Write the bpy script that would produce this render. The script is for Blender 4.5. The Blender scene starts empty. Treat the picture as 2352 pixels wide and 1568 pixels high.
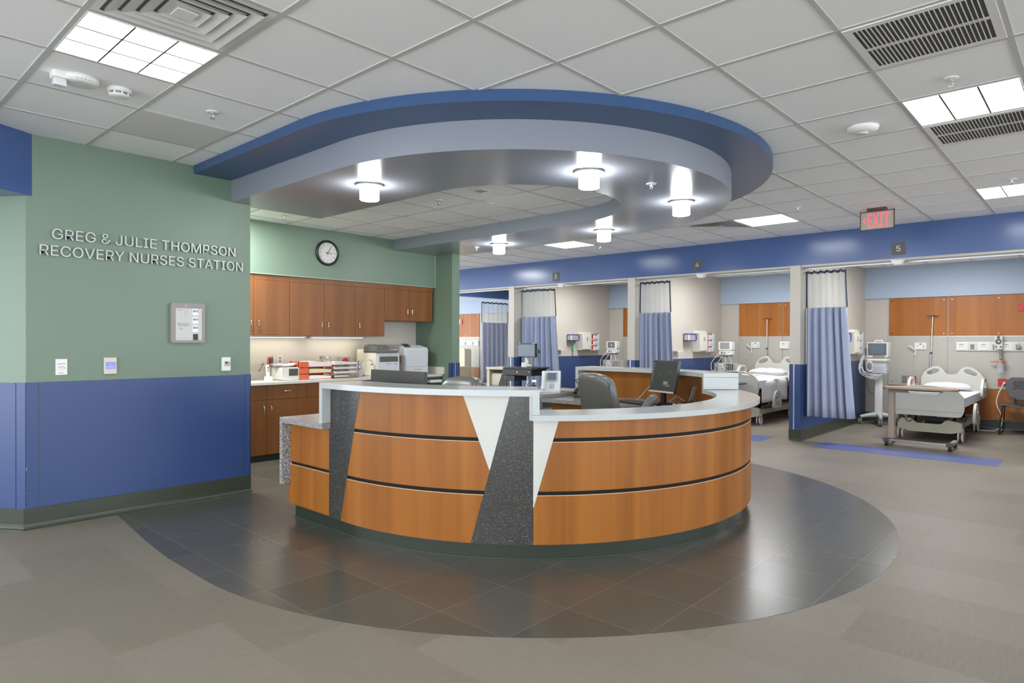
import bpy, bmesh, math, random
from mathutils import Vector, Matrix
from mathutils.geometry import tessellate_polygon
random.seed(7)
sc = bpy.context.scene
COL = sc.collection
PI = math.pi

# ---------------------------------------------------------------- camera
F_PX, YAW, PITCH, ROLL, CAM_H = 1496.04, -.7289, -.0053, .0029, 1.3675
cam_d = bpy.data.cameras.new('camera'); cam = bpy.data.objects.new('camera', cam_d); COL.objects.link(cam)
cam_d.sensor_width = 36.0; cam_d.lens = F_PX/2352*36.0
cam_d.shift_x = -29.12/2352; cam_d.shift_y = 6.68/2352
cam_d.clip_start = .05; cam_d.clip_end = 100
_s, _c = math.sin(YAW), math.cos(YAW)
_r0 = Vector((_c, -_s, 0)); _f0 = Vector((_s, _c, 0)); _u0 = Vector((0, 0, 1))
_f = _f0*math.cos(PITCH)+_u0*math.sin(PITCH); _u1 = -_f0*math.sin(PITCH)+_u0*math.cos(PITCH)
_r = _r0*math.cos(ROLL)+_u1*math.sin(ROLL); _u = -_r0*math.sin(ROLL)+_u1*math.cos(ROLL)
m = Matrix((( _r.x, _u.x, -_f.x, 0), (_r.y, _u.y, -_f.y, 0), (_r.z, _u.z, -_f.z, CAM_H), (0, 0, 0, 1)))
cam.matrix_world = m
sc.camera = cam

# ---------------------------------------------------------------- world, exposure, light strengths
w = bpy.data.worlds.new('world'); sc.world = w; w.use_nodes = True
w.node_tree.nodes['Background'].inputs[0].default_value = (.90, .96, 1.04, 1)
w.node_tree.nodes['Background'].inputs[1].default_value = 3.2
sc.view_settings.view_transform = 'Standard'; sc.view_settings.look = 'None'
sc.view_settings.gamma = 1; sc.view_settings.use_curve_mapping = False
sc.view_settings.exposure = .76
sc.cycles.use_denoising = True
sc.cycles.max_bounces = 10; sc.cycles.diffuse_bounces = 5; sc.cycles.sample_clamp_indirect = 4
TROFFER, RING, UNDERCAB = 7.5, 42.0, 5.0
ZC = 2.8445          # main ceiling
ZI = 2.73            # ceiling inside the ring and over the alcove
ZB = 2.65            # ceiling in the bays

def unseen_lamp(x, y, z, sx, sy, power, col=(.97, .985, 1)):
    l = bpy.data.lights.new('unseen_lamp', 'AREA'); l.shape = 'RECTANGLE'; l.size = sx; l.size_y = sy; l.energy = power; l.color = col
    o = bpy.data.objects.new('unseen_lamp', l); o.location = (x, y, z); COL.objects.link(o); return o
# unseen bare lamps added for fill; one far-row lamp read off beam reflections
for x, y in ((2.4, 1.2), (-.7, -1.6), (-3.7, -1.6), (2.4, 4.8), (2.4, 7.87), (-9.2, 7.87), (-12.3, 7.87)):
    unseen_lamp(x, y, 2.80, .58, .58, 5 if x > 2 else 20)
unseen_lamp(-6.75, 2.85, 2.715, .55, .55, 52)      # added fill hidden behind the lettered wall, brightens soffit and cabinets
for x in (.9, -1.8, -4.45, -7.15, -10.3, -13.6):      # unseen lamps added to light the bays, hidden by the header
    unseen_lamp(x, 10.6, 2.62, 1.15, .58, 38 if x > -9 else 17)

# ---------------------------------------------------------------- materials
MATS = {}

def nm(name):
    mt = bpy.data.materials.new(name); mt.use_nodes = True; nt = mt.node_tree
    b = nt.nodes['Principled BSDF']; MATS[name] = mt
    return mt, nt, b
def s2l(c):
    return tuple((v/12.92 if v <= .04045 else ((v+.055)/1.055)**2.4) for v in c)
def rgb(r, g, b): return s2l((r/255, g/255, b/255))+(1,)
def flat(name, c, rough=.5, metal=0, spec=.5, noise=.0, bump=0, scale=40, trans=0, coat=0):
    mt, nt, b = nm(name)
    b.inputs['Base Color'].default_value = c; b.inputs['Roughness'].default_value = rough
    b.inputs['Metallic'].default_value = metal; b.inputs['Specular IOR Level'].default_value = spec
    b.inputs['Coat Weight'].default_value = coat; b.inputs['Coat Roughness'].default_value = .15
    if trans: b.inputs['Transmission Weight'].default_value = trans
    if noise or bump:
        tc = nt.nodes.new('ShaderNodeTexCoord'); n = nt.nodes.new('ShaderNodeTexNoise')
        n.inputs['Scale'].default_value = scale; n.inputs['Detail'].default_value = 4
        nt.links.new(tc.outputs['Object'], n.inputs['Vector'])
        if noise:
            mx = nt.nodes.new('ShaderNodeMix'); mx.data_type = 'RGBA'
            mx.inputs[6].default_value = tuple(v*(1-noise) for v in c[:3])+(1,); mx.inputs[7].default_value = tuple(min(1, v*(1+noise)) for v in c[:3])+(1,)
            nt.links.new(n.outputs[0], mx.inputs[0]); nt.links.new(mx.outputs[2], b.inputs['Base Color'])
        if bump:
            bp = nt.nodes.new('ShaderNodeBump'); bp.inputs['Strength'].default_value = bump; bp.inputs['Distance'].default_value = .003
            nt.links.new(n.outputs[0], bp.inputs['Height']); nt.links.new(bp.outputs[0], b.inputs['Normal'])
    return mt
def emit(name, c, strength):
    mt, nt, b = nm(name)
    b.inputs['Base Color'].default_value = c; b.inputs['Emission Color'].default_value = c; b.inputs['Emission Strength'].default_value = strength
    return mt
def ramp_nodes(nt, stops):
    r = nt.nodes.new('ShaderNodeValToRGB'); el = r.color_ramp.elements
    el[0].position, el[0].color = stops[0]; el[1].position, el[1].color = stops[-1]
    for p, c in stops[1:-1]:
        e = el.new(p); e.color = c
    return r
def wood(name, c1, c2, c3, rough=.3, sc_=(7, 7, .35), amp=1.0):
    mt, nt, b = nm(name)
    tc = nt.nodes.new('ShaderNodeTexCoord'); mp = nt.nodes.new('ShaderNodeMapping'); mp.inputs['Scale'].default_value = sc_
    n1 = nt.nodes.new('ShaderNodeTexNoise'); n1.inputs['Scale'].default_value = 1.0; n1.inputs['Detail'].default_value = 5; n1.inputs['Distortion'].default_value = .5
    mp2 = nt.nodes.new('ShaderNodeMapping'); mp2.inputs['Scale'].default_value = (sc_[0]*13, sc_[1]*13, sc_[2]*4)
    n2 = nt.nodes.new('ShaderNodeTexNoise'); n2.inputs['Scale'].default_value = 1; n2.inputs['Detail'].default_value = 3
    nt.links.new(tc.outputs['Object'], mp.inputs[0]); nt.links.new(mp.outputs[0], n1.inputs['Vector'])
    nt.links.new(tc.outputs['Object'], mp2.inputs[0]); nt.links.new(mp2.outputs[0], n2.inputs['Vector'])
    r = ramp_nodes(nt, [(.3, c1), (.52, c2), (.72, c3)])
    nt.links.new(n1.outputs[0], r.inputs[0])
    mx = nt.nodes.new('ShaderNodeMix'); mx.data_type = 'RGBA'; mx.blend_type = 'MULTIPLY'; mx.inputs[0].default_value = .5*amp
    r2 = ramp_nodes(nt, [(.3, (.74, .70, .66, 1)), (.6, (1, 1, 1, 1))])
    nt.links.new(n2.outputs[0], r2.inputs[0]); nt.links.new(r.outputs[0], mx.inputs[6]); nt.links.new(r2.outputs[0], mx.inputs[7])
    nt.links.new(mx.outputs[2], b.inputs['Base Color'])
    b.inputs['Roughness'].default_value = rough; b.inputs['Specular IOR Level'].default_value = .32
    return mt
def speckle(name, base, dark, light, scale=160, rough=.25, amt=.55, bump=0, light_at=.85):
    mt, nt, b = nm(name)
    tc = nt.nodes.new('ShaderNodeTexCoord')
    v = nt.nodes.new('ShaderNodeTexVoronoi'); v.inputs['Scale'].default_value = scale
    nt.links.new(tc.outputs['Object'], v.inputs['Vector'])
    r = ramp_nodes(nt, [(.0, dark), (amt*.45, base), (light_at, base), (min(1, light_at+.06), light)])
    sp = nt.nodes.new('ShaderNodeSeparateColor'); nt.links.new(v.outputs['Color'], sp.inputs[0]); nt.links.new(sp.outputs[0], r.inputs[0])
    nt.links.new(r.outputs[0], b.inputs['Base Color']); b.inputs['Roughness'].default_value = rough
    if bump:
        n = nt.nodes.new('ShaderNodeTexNoise'); n.inputs['Scale'].default_value = 60; n.inputs['Detail'].default_value = 5
        nt.links.new(tc.outputs['Object'], n.inputs['Vector'])
        bp = nt.nodes.new('ShaderNodeBump'); bp.inputs['Strength'].default_value = bump; bp.inputs['Distance'].default_value = .02
        nt.links.new(n.outputs[0], bp.inputs['Height']); nt.links.new(bp.outputs[0], b.inputs['Normal'])
    return mt
def floor_mat(name, cols, bw, bh, streak, rough, mortar=0, mcol=None, off=(0, 0), offset=.5):
    """vinyl tiles: brick layout in metres, tone per tile, woven streaks"""
    mt, nt, b = nm(name)
    tc = nt.nodes.new('ShaderNodeTexCoord'); mp = nt.nodes.new('ShaderNodeMapping'); mp.inputs['Location'].default_value = (off[0], off[1], 0)
    nt.links.new(tc.outputs['Object'], mp.inputs[0])
    br = nt.nodes.new('ShaderNodeTexBrick'); br.inputs['Scale'].default_value = 1; br.inputs['Brick Width'].default_value = bw; br.inputs['Row Height'].default_value = bh
    br.inputs['Mortar Size'].default_value = mortar; br.inputs['Mortar Smooth'].default_value = 0; br.offset = offset; br.offset_frequency = 2; br.squash = 1
    br.inputs['Color1'].default_value = (0, 0, 0, 1); br.inputs['Color2'].default_value = (1, 1, 1, 1); br.inputs['Mortar'].default_value = (.5, .5, .5, 1)
    nt.links.new(mp.outputs[0], br.inputs['Vector'])
    r = ramp_nodes(nt, [(0, cols[0]), (.35, cols[1]), (.7, cols[2]), (1, cols[3])])
    nt.links.new(br.outputs['Color'], r.inputs[0])
    # woven streaks
    m2 = nt.nodes.new('ShaderNodeMapping'); m2.inputs['Scale'].default_value = (90, 9, 1); n = nt.nodes.new('ShaderNodeTexNoise'); n.inputs['Detail'].default_value = 4
    m3 = nt.nodes.new('ShaderNodeMapping'); m3.inputs['Scale'].default_value = (9, 90, 1); n3 = nt.nodes.new('ShaderNodeTexNoise'); n3.inputs['Detail'].default_value = 4
    n.inputs['Scale'].default_value = n3.inputs['Scale'].default_value = 1
    for mm, nn in ((m2, n), (m3, n3)):
        nt.links.new(tc.outputs['Object'], mm.inputs[0]); nt.links.new(mm.outputs[0], nn.inputs['Vector'])
    mxs = nt.nodes.new('ShaderNodeMix'); nt.links.new(br.outputs['Color'], mxs.inputs[0])
    nt.links.new(n.outputs[0], mxs.inputs[2]); nt.links.new(n3.outputs[0], mxs.inputs[3])
    r2 = ramp_nodes(nt, [(.35, (1-streak,)*3+(1,)), (.65, (1+streak*.3,)*3+(1,))])
    nt.links.new(mxs.outputs[0], r2.inputs[0])
    mx = nt.nodes.new('ShaderNodeMix'); mx.data_type = 'RGBA'; mx.blend_type = 'MULTIPLY'; mx.inputs[0].default_value = 1
    nt.links.new(r.outputs[0], mx.inputs[6]); nt.links.new(r2.outputs[0], mx.inputs[7])
    last = mx.outputs[2]
    if mcol:
        m4 = nt.nodes.new('ShaderNodeMix'); m4.data_type = 'RGBA'; m4.inputs[7].default_value = mcol
        nt.links.new(br.outputs['Fac'], m4.inputs[0]); nt.links.new(last, m4.inputs[6]); last = m4.outputs[2]
    nt.links.new(last, b.inputs['Base Color']); b.inputs['Specular IOR Level'].default_value = .35 if rough > .3 else .6
    nz = nt.nodes.new('ShaderNodeTexNoise'); nz.inputs['Scale'].default_value = 3; nt.links.new(tc.outputs['Object'], nz.inputs['Vector'])
    mr = nt.nodes.new('ShaderNodeMapRange'); mr.inputs[3].default_value = rough-.02; mr.inputs[4].default_value = rough+.04
    nt.links.new(nz.outputs[0], mr.inputs[0]); nt.links.new(mr.outputs[0], b.inputs['Roughness'])
    return mt
def weave(name, c1, c2, rough=.8, alpha=None, sc_=220):
    mt, nt, b = nm(name)
    tc = nt.nodes.new('ShaderNodeTexCoord'); mp = nt.nodes.new('ShaderNodeMapping'); mp.inputs['Scale'].default_value = (1, 1, 1)
    wv = nt.nodes.new('ShaderNodeTexWave'); wv.bands_direction = 'Z'; wv.inputs['Scale'].default_value = sc_/6.28
    nt.links.new(tc.outputs['Object'], mp.inputs[0]); nt.links.new(mp.outputs[0], wv.inputs['Vector'])
    mx = nt.nodes.new('ShaderNodeMix'); mx.data_type = 'RGBA'; mx.inputs[6].default_value = c1; mx.inputs[7].default_value = c2
    nt.links.new(wv.outputs['Color'], mx.inputs[0]); nt.links.new(mx.outputs[2], b.inputs['Base Color'])
    b.inputs['Roughness'].default_value = rough; b.inputs['Sheen Weight'].default_value = .2
    if alpha is not None: b.inputs['Alpha'].default_value = alpha
    return mt

GREEN = flat('paint_green', rgb(112, 131, 113), .42, noise=.03, scale=3)
BLUE = flat('paint_blue', rgb(60, 88, 140), .22, spec=.9, noise=.03, scale=3)
BLUEBAND = flat('paint_blue_band', rgb(54, 82, 122), .30)
PANELBLUE = flat('wall_panel_blue', rgb(48, 70, 116), .36, noise=.03, scale=3)
LBLUE = flat('paint_pale_blue', rgb(168, 184, 204), .45)
RINGP = flat('paint_grey_blue', rgb(134, 139, 148), .4)
RINGG = flat('paint_grey_blue_gloss', rgb(134, 139, 148), .22)
BEIGE = flat('paint_beige', rgb(190, 184, 174), .5, noise=.02, scale=3)
CREAMW = flat('laminate_wall_cream', rgb(196, 190, 177), .4)
PANELB = flat('wall_panel_cream', rgb(180, 177, 166), .35)
WHITE = flat('plastic_white', rgb(225, 225, 222), .35)
OFFW = flat('plastic_offwhite', rgb(208, 206, 196), .4)
PRN = flat('printer_grey', rgb(200, 205, 208), .4)
PRNB = flat('printer_beige', rgb(222, 214, 200), .45)
BEDP = flat('bed_plastic', rgb(202, 202, 193), .4)
BEDB = flat('bed_base_plastic', rgb(186, 184, 160), .5)
LINEN = flat('bed_linen', rgb(226, 226, 228), .85, bump=.5, scale=9)
BLACK = flat('black_plastic', rgb(28, 28, 28), .4)
DGREY = flat('dark_grey_plastic', rgb(74, 76, 74), .45)
MGREY = flat('mid_grey_plastic', rgb(128, 128, 124), .4)
CEIL = flat('ceiling_tile', rgb(245, 246, 246), .85, noise=.012, scale=120, bump=.15)
CEILI = CEIL
CEILD = flat('ceiling_tile_grey', rgb(214, 213, 208), .85)  # even grey, slightly darker than the other tiles
TEE = flat('ceiling_tee', rgb(196, 196, 193), .5)
METAL = flat('brushed_metal', rgb(190, 190, 190), .3, metal=1)
ALU = flat('aluminium_trim', rgb(205, 208, 212), .35, metal=.7)
CHROME = flat('chrome', rgb(210, 210, 210), .15, metal=1)
BRUSHL = flat('letter_metal', rgb(186, 190, 184), .4, metal=.2)
BASEB = flat('cove_base', rgb(56, 62, 50), .35, noise=.04, scale=6)
TOEK = flat('toe_base', rgb(44, 52, 42), .22)
DARKGAP = flat('dark_reveal', rgb(24, 21, 18), .6, spec=.2)
WOODM = wood('cherry_veneer', rgb(132, 78, 22), rgb(150, 91, 30), rgb(162, 103, 40), .36, amp=.6)
WOODC = wood('cabinet_veneer', rgb(118, 72, 36), rgb(130, 82, 43), rgb(138, 88, 48), .36, amp=.5)
WOODW = wood('wall_veneer', rgb(156, 92, 38), rgb(168, 104, 47), rgb(176, 113, 54), .34, amp=.5)
QUARTZ = flat('white_quartz', rgb(182, 186, 184), .16, noise=.05, scale=14)
QUARTZP = flat('white_quartz_panel', rgb(196, 196, 188), .3, noise=.03, scale=8)
DQUARTZ = speckle('charcoal_quartz', rgb(52, 52, 49), rgb(42, 42, 40), rgb(150, 144, 128), 420, .24, light_at=.93)
GRANITE = speckle('grey_granite', rgb(150, 148, 146), rgb(80, 80, 82), rgb(196, 194, 192), 300, .2, amt=.8)
GRANITEC = speckle('chiselled_granite', rgb(150, 150, 150), rgb(70, 70, 74), rgb(212, 212, 212), 130, .6, amt=.8, bump=1.0)
CTR = flat('solid_surface_counter', rgb(214, 208, 198), .25, noise=.02, scale=60)
FLOORT = floor_mat('taupe_vinyl_floor', [rgb(125, 118, 104), rgb(134, 126, 113), rgb(140, 132, 120), rgb(129, 123, 109)], .914, .457, .10, .46)
FLOORD = floor_mat('charcoal_vinyl_floor', [rgb(80, 82, 74), rgb(88, 86, 77), rgb(94, 90, 81), rgb(84, 87, 80)], .457, .457, .05, .25, mortar=.0012, mcol=rgb(134, 130, 120), off=(.219, -.337), offset=0)
FLOORB = floor_mat('blue_vinyl_strip', [rgb(92, 104, 158), rgb(100, 112, 166), rgb(104, 116, 168), rgb(96, 106, 160)], .914, .457, .06, .33)
CURT = weave('curtain_cloth', rgb(146, 154, 180), rgb(170, 178, 200), .75, sc_=260)
CURTF = flat('curtain_fine', rgb(170, 176, 204), .75)
TRIMC = flat('curtain_trim', rgb(66, 76, 94), .8)
LEATH = flat('grey_leather', rgb(104, 104, 98), .3, noise=.06, scale=9, bump=.25)
LEATHC = flat('cream_vinyl', rgb(200, 192, 170), .45)
SCREEN = flat('dark_screen', rgb(66, 72, 70), .16)
SCREENG = flat('grey_screen', rgb(96, 108, 122), .2)
SCREENL = flat('lit_grey_screen', rgb(150, 156, 156), .25)
RED = flat('red_plastic', rgb(190, 40, 36), .35)
ORANGE = flat('orange_plastic', rgb(206, 92, 56), .4)
PAPER = flat('paper', rgb(222, 220, 222), .8)
PAPERY = flat('yellow_paper', rgb(218, 212, 160), .8)
PAPERB = flat('brown_folder', rgb(140, 128, 92), .8)
PURPLE = flat('purple_label', rgb(86, 80, 150), .5)
GREENP = flat('green_hose', rgb(130, 190, 140), .5)
TEAL = flat('pale_teal_plastic', rgb(180, 216, 214), .4)
BLUEPAD = flat('blue_control_pad', rgb(98, 104, 150), .4)
SIGNG = flat('sign_taupe', rgb(86, 84, 80), .5)
INK = flat('ink_grey', rgb(90, 90, 96), .6)
INKN = flat('ink_navy', rgb(60, 64, 110), .6)
BRONZE = flat('dark_bronze', rgb(84, 56, 52), .4)
TABLEW = wood('table_laminate', rgb(146, 124, 104), rgb(160, 138, 116), rgb(170, 148, 126), .4, sc_=(2, 9, 2), amp=.4)
TANMET = flat('taupe_metal', rgb(158, 144, 132), .4)
LAMPW = emit('troffer_lens', (.97, .985, 1, 1), TROFFER)
LAMPR = emit('ring_lamp_glass', (.96, .985, 1, 1), RING)
LAMPU = emit('undercabinet_lens', (1, .93, .80, 1), UNDERCAB)
REDLIT = emit('exit_red', rgb(240, 70, 84), 1.0)
LEDB = emit('lit_lcd_blue', rgb(110, 116, 210), .5)
LEDW = emit('lit_led_white', rgb(205, 212, 222), .5)
CLEARP = flat('clear_acrylic', rgb(176, 172, 160), .12)
# mesh netting of the curtain tops: see-through holes
def netting():
    mt, nt, b = nm('curtain_net'); b.inputs['Base Color'].default_value = rgb(190, 198, 198); b.inputs['Roughness'].default_value = .8
    b.inputs['Alpha'].default_value = .40
    return mt
NET = netting()
def glass(name, c, a):
    mt, nt, b = nm(name); b.inputs['Base Color'].default_value = c; b.inputs['Alpha'].default_value = a; b.inputs['Roughness'].default_value = .1; return mt
CLEAR = glass('clear_plastic', rgb(215, 218, 218), .45)

# ---------------------------------------------------------------- mesh builder
def frame(origin, u, v):
    u = Vector(u).normalized(); v = Vector(v).normalized(); n = u.cross(v)
    return Matrix(((u.x, v.x, n.x, origin[0]), (u.y, v.y, n.y, origin[1]), (u.z, v.z, n.z, origin[2]), (0, 0, 0, 1)))
class MB:
    def __init__(s): s.v = []; s.f = []; s.m = []; s.sm = []; s.mats = []; s.cur = 0; s.smooth = False; s.T = None
    def mat(s, m):
        if m not in s.mats: s.mats.append(m)
        s.cur = s.mats.index(m); return s
    def add(s, vs, fs, smooth=None):
        o = len(s.v)
        if s.T is not None: vs = [tuple(s.T @ Vector(p)) for p in vs]
        s.v += [tuple(p) for p in vs]
        for f in fs:
            s.f.append([o+i for i in f]); s.m.append(s.cur); s.sm.append(s.smooth if smooth is None else smooth)
        return s
    def box(s, x0, y0, z0, x1, y1, z1):
        if x0 > x1: x0, x1 = x1, x0
        if y0 > y1: y0, y1 = y1, y0
        if z0 > z1: z0, z1 = z1, z0
        v = [(x0,y0,z0),(x1,y0,z0),(x1,y1,z0),(x0,y1,z0),(x0,y0,z1),(x1,y0,z1),(x1,y1,z1),(x0,y1,z1)]
        return s.add(v, [(0,3,2,1),(4,5,6,7),(0,1,5,4),(1,2,6,5),(2,3,7,6),(3,0,4,7)], False)
    def cbox(s, c, d): return s.box(c[0]-d[0]/2, c[1]-d[1]/2, c[2]-d[2]/2, c[0]+d[0]/2, c[1]+d[1]/2, c[2]+d[2]/2)
    def rbox(s, x0, y0, z0, x1, y1, z1, r, axis='z', n=4):
        """box with its four edges parallel to axis rounded"""
        if axis == 'z': a, b, c, d, lo, hi, fr = x0, y0, x1, y1, z0, z1, ((1,0,0),(0,1,0))
        elif axis == 'y': a, b, c, d, lo, hi, fr = x0, z0, x1, z1, y0, y1, None
        else: a, b, c, d, lo, hi, fr = y0, z0, y1, z1, x0, x1, None
        pts = []
        for cx, cy, a0 in ((c-r, d-r, 0), (a+r, d-r, 90), (a+r, b+r, 180), (c-r, b+r, 270)):
            for i in range(n+1):
                t = math.radians(a0+90*i/n); pts.append((cx+r*math.cos(t), cy+r*math.sin(t)))
        k = len(pts)
        if axis == 'z': f = lambda p, h: (p[0], p[1], h)
        elif axis == 'y': f = lambda p, h: (p[0], h, p[1])
        else: f = lambda p, h: (h, p[0], p[1])
        v = [f(p, lo) for p in pts]+[f(p, hi) for p in pts]
        s.add(v, [tuple(range(k-1, -1, -1)), tuple(range(k, 2*k))], False)
        s.add(v, [(i, (i+1) % k, k+(i+1) % k, k+i) for i in range(k)], True)
        return s
    def prism(s, pts, h, M=None, holes=()):
        """extrude 2-D polygon (with holes) by h along local z; M places it"""
        loops = [list(pts)]+[list(q) for q in holes]
        allp = [p for l in loops for p in l]
        tri = tessellate_polygon([[Vector((p[0], p[1], 0)) for p in l] for l in loops])
        n = len(allp)
        v = [(p[0], p[1], 0) for p in allp]+[(p[0], p[1], h) for p in allp]
        if M is not None: v = [tuple(M @ Vector(p)) for p in v]
        fs = []
        for t in tri:
            a, b, c = t
            ar = (allp[b][0]-allp[a][0])*(allp[c][1]-allp[a][1])-(allp[b][1]-allp[a][1])*(allp[c][0]-allp[a][0])
            if ar < 0: a, c = c, a
            fs.append((c, b, a)); fs.append((n+a, n+b, n+c))
        o = 0
        for l in loops:
            k = len(l)
            for i in range(k):
                j = (i+1) % k; fs.append((o+i, o+j, n+o+j, n+o+i))
            o += k
        return s.add(v, fs, False)
    def cyl(s, p0, p1, r0, r1=None, n=20, caps=True):
        r1 = r0 if r1 is None else r1
        p0 = Vector(p0); p1 = Vector(p1); d = (p1-p0).normalized()
        a = d.orthogonal().normalized(); b = d.cross(a)
        v = []
        for p, r in ((p0, r0), (p1, r1)):
            for i in range(n):
                t = 2*PI*i/n; v.append(p+(a*math.cos(t)+b*math.sin(t))*r)
        s.add(v, [(i, (i+1) % n, n+(i+1) % n, n+i) for i in range(n)], True)
        if caps: s.add(v, [tuple(range(n-1, -1, -1)), tuple(range(n, 2*n))], False)
        return s
    def tube(s, pts, r, n=8, closed=False, spline=0):
        P = [Vector(p) for p in pts]
        if spline:
            Q = []
            k = len(P)
            for i in range(k if closed else k-1):
                p0 = P[(i-1) % k] if (closed or i > 0) else P[0]*2-P[1]; p1 = P[i]; p2 = P[(i+1) % k]; p3 = P[(i+2) % k] if (closed or i < k-2) else P[-1]*2-P[-2]
                for j in range(spline):
                    t = j/spline
                    Q.append(.5*((2*p1)+(p2-p0)*t+(2*p0-5*p1+4*p2-p3)*t*t+(3*p1-3*p2+p3-p0)*t**3))
            if not closed: Q.append(P[-1])
            if isinstance(r, (list, tuple)):
                kk = len(r)-1; r = [r[min(kk, int(i_/spline))]*(1-(i_ % spline)/spline)+r[min(kk, int(i_/spline)+1)]*((i_ % spline)/spline) for i_ in range(len(Q))]
            P = Q
        v = []; k = len(P); up = None
        for i, p in enumerate(P):
            a = P[(i-1) % k] if (closed or i > 0) else p; b = P[(i+1) % k] if (closed or i < k-1) else p
            d = (b-a)
            d = d.normalized() if d.length > 1e-9 else Vector((0, 0, 1))
            if up is None: up = d.orthogonal().normalized()
            up = (up-d*up.dot(d)); up = up.normalized() if up.length > 1e-6 else d.orthogonal().normalized()
            q = d.cross(up); rr = r[i] if isinstance(r, (list, tuple)) else r
            for j in range(n):
                t = 2*PI*j/n; v.append(p+(up*math.cos(t)+q*math.sin(t))*rr)
        fs = []
        for i in range(k if closed else k-1):
            for j in range(n):
                a = i*n+j; b = i*n+(j+1) % n; c = ((i+1) % k)*n+(j+1) % n; d = ((i+1) % k)*n+j
                fs.append((a, b, c, d))
        s.add(v, fs, True)
        if not closed: s.add(v, [tuple(range(n-1, -1, -1)), tuple(range((k-1)*n, k*n))], False)
        return s
    def lathe(s, prof, c=(0, 0, 0), n=32, smooth=True):
        v = []; k = len(prof)
        for r, z in prof:
            for i in range(n):
                t = 2*PI*i/n; v.append((c[0]+r*math.cos(t), c[1]+r*math.sin(t), c[2]+z))
        fs = [(a*n+i, a*n+(i+1) % n, (a+1)*n+(i+1) % n, (a+1)*n+i) for a in range(k-1) for i in range(n)]
        return s.add(v, fs, smooth)
    def grid(s, fn, nu, nv, smooth=True, thick=None):
        v = [fn(i/nu, j/nv) for j in range(nv+1) for i in range(nu+1)]
        fs = [(j*(nu+1)+i, j*(nu+1)+i+1, (j+1)*(nu+1)+i+1, (j+1)*(nu+1)+i) for j in range(nv) for i in range(nu)]
        return s.add(v, fs, smooth)
    def ellipsoid(s, c, r, n=16, k=10):
        v = [(c[0]+r[0]*math.sin(PI*j/k)*math.cos(2*PI*i/n), c[1]+r[1]*math.sin(PI*j/k)*math.sin(2*PI*i/n), c[2]+r[2]*math.cos(PI*j/k)) for j in range(k+1) for i in range(n)]
        return s.add(v, [(j*n+(i+1) % n, j*n+i, (j+1)*n+i, (j+1)*n+(i+1) % n) for j in range(k) for i in range(n)], True)
    def text(s, txt, M, cap=None, width=None, depth=.002, align='L'):
        """text in local x (right) y (up); extruded along +z of M"""
        vs, fs, (x0, x1, y0, y1) = text_geo(txt)
        k = (cap/cap_h()) if cap else width/(x1-x0)
        kx = (width/(x1-x0)) if width else k
        ox = -x0 if align == 'L' else -(x0+x1)/2
        v = [tuple(M @ Vector(((p[0]+ox)*kx, p[1]*k, depth if p[2] > 0 else 0))) for p in vs]
        return s.add(v, fs, False)
    def build(s, name, m=None, parent=None, bev=0, sub=0, solid=0, loc=None, label=None, bseg=2):
        me = bpy.data.meshes.new(name); me.from_pydata(s.v, [], s.f)
        mats = s.mats if s.mats else [m]
        if s.mats and m is not None and m not in s.mats: pass
        for q in mats: me.materials.append(q)
        me.polygons.foreach_set('material_index', s.m if s.mats else [0]*len(s.f))
        me.polygons.foreach_set('use_smooth', s.sm); me.update()
        o = bpy.data.objects.new(name, me); COL.objects.link(o)
        if parent is not None: o.parent = parent
        if loc: o.location = loc
        if solid:
            d = o.modifiers.new('solid', 'SOLIDIFY'); d.thickness = solid; d.offset = 0
        if bev:
            b = o.modifiers.new('bevel', 'BEVEL'); b.width = bev; b.segments = bseg; b.limit_method = 'ANGLE'; b.angle_limit = .6; b.harden_normals = False
        if sub:
            b = o.modifiers.new('sub', 'SUBSURF'); b.levels = b.render_levels = sub
        if label: o['label'] = label
        return o
_tg = {}
try:
    FONT = bpy.data.fonts.load(bpy.utils.system_resource('DATAFILES', path='fonts')+'/Inter.woff2')   # Blender's own interface face
except Exception:
    FONT = None
def cap_h():
    b = text_geo('H')[2]; return b[3]-b[2]
def text_geo(txt):
    if txt in _tg: return _tg[txt]
    cu = bpy.data.curves.new('t', 'FONT'); cu.body = txt; cu.font = FONT or cu.font; cu.size = 1; cu.extrude = .01; cu.resolution_u = 3
    o = bpy.data.objects.new('t', cu); COL.objects.link(o)
    dg = bpy.context.evaluated_depsgraph_get(); dg.update()
    me = bpy.data.meshes.new_from_object(o.evaluated_get(dg), depsgraph=dg)
    vs = [tuple(v.co) for v in me.vertices]; fs = [tuple(p.vertices) for p in me.polygons]
    xs = [v[0] for v in vs]; ys = [v[1] for v in vs]
    bpy.data.objects.remove(o); bpy.data.curves.remove(cu); bpy.data.meshes.remove(me)
    _tg[txt] = (vs, fs, (min(xs), max(xs), min(ys), max(ys)))
    return _tg[txt]
def thing(name, label, cat, loc=(0, 0, 0), rz=0, group=None):
    o = bpy.data.objects.new(name, None); COL.objects.link(o); o.empty_display_size = .1
    o.location = loc; o.rotation_euler = (0, 0, rz); o['label'] = label; o['category'] = cat; o['kind'] = 'thing'
    if group: o['group'] = group
    return o
def tag(o, label, cat, group=None, kind='thing'):
    o['label'] = label; o['category'] = cat; o['kind'] = kind
    if group: o['group'] = group
    return o
def struct(o):
    o['kind'] = 'structure'; return o
def dup(root, loc, rz=None, label=None, group=None):
    r = root.copy(); COL.objects.link(r); r.location = loc
    if rz is not None: r.rotation_euler = (0, 0, rz)
    if label: r['label'] = label
    if group: r['group'] = group
    for ch in list(root.children):
        c = ch.copy(); COL.objects.link(c); c.parent = r
        for g in list(ch.children):
            d = g.copy(); COL.objects.link(d); d.parent = c
    return r
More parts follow.
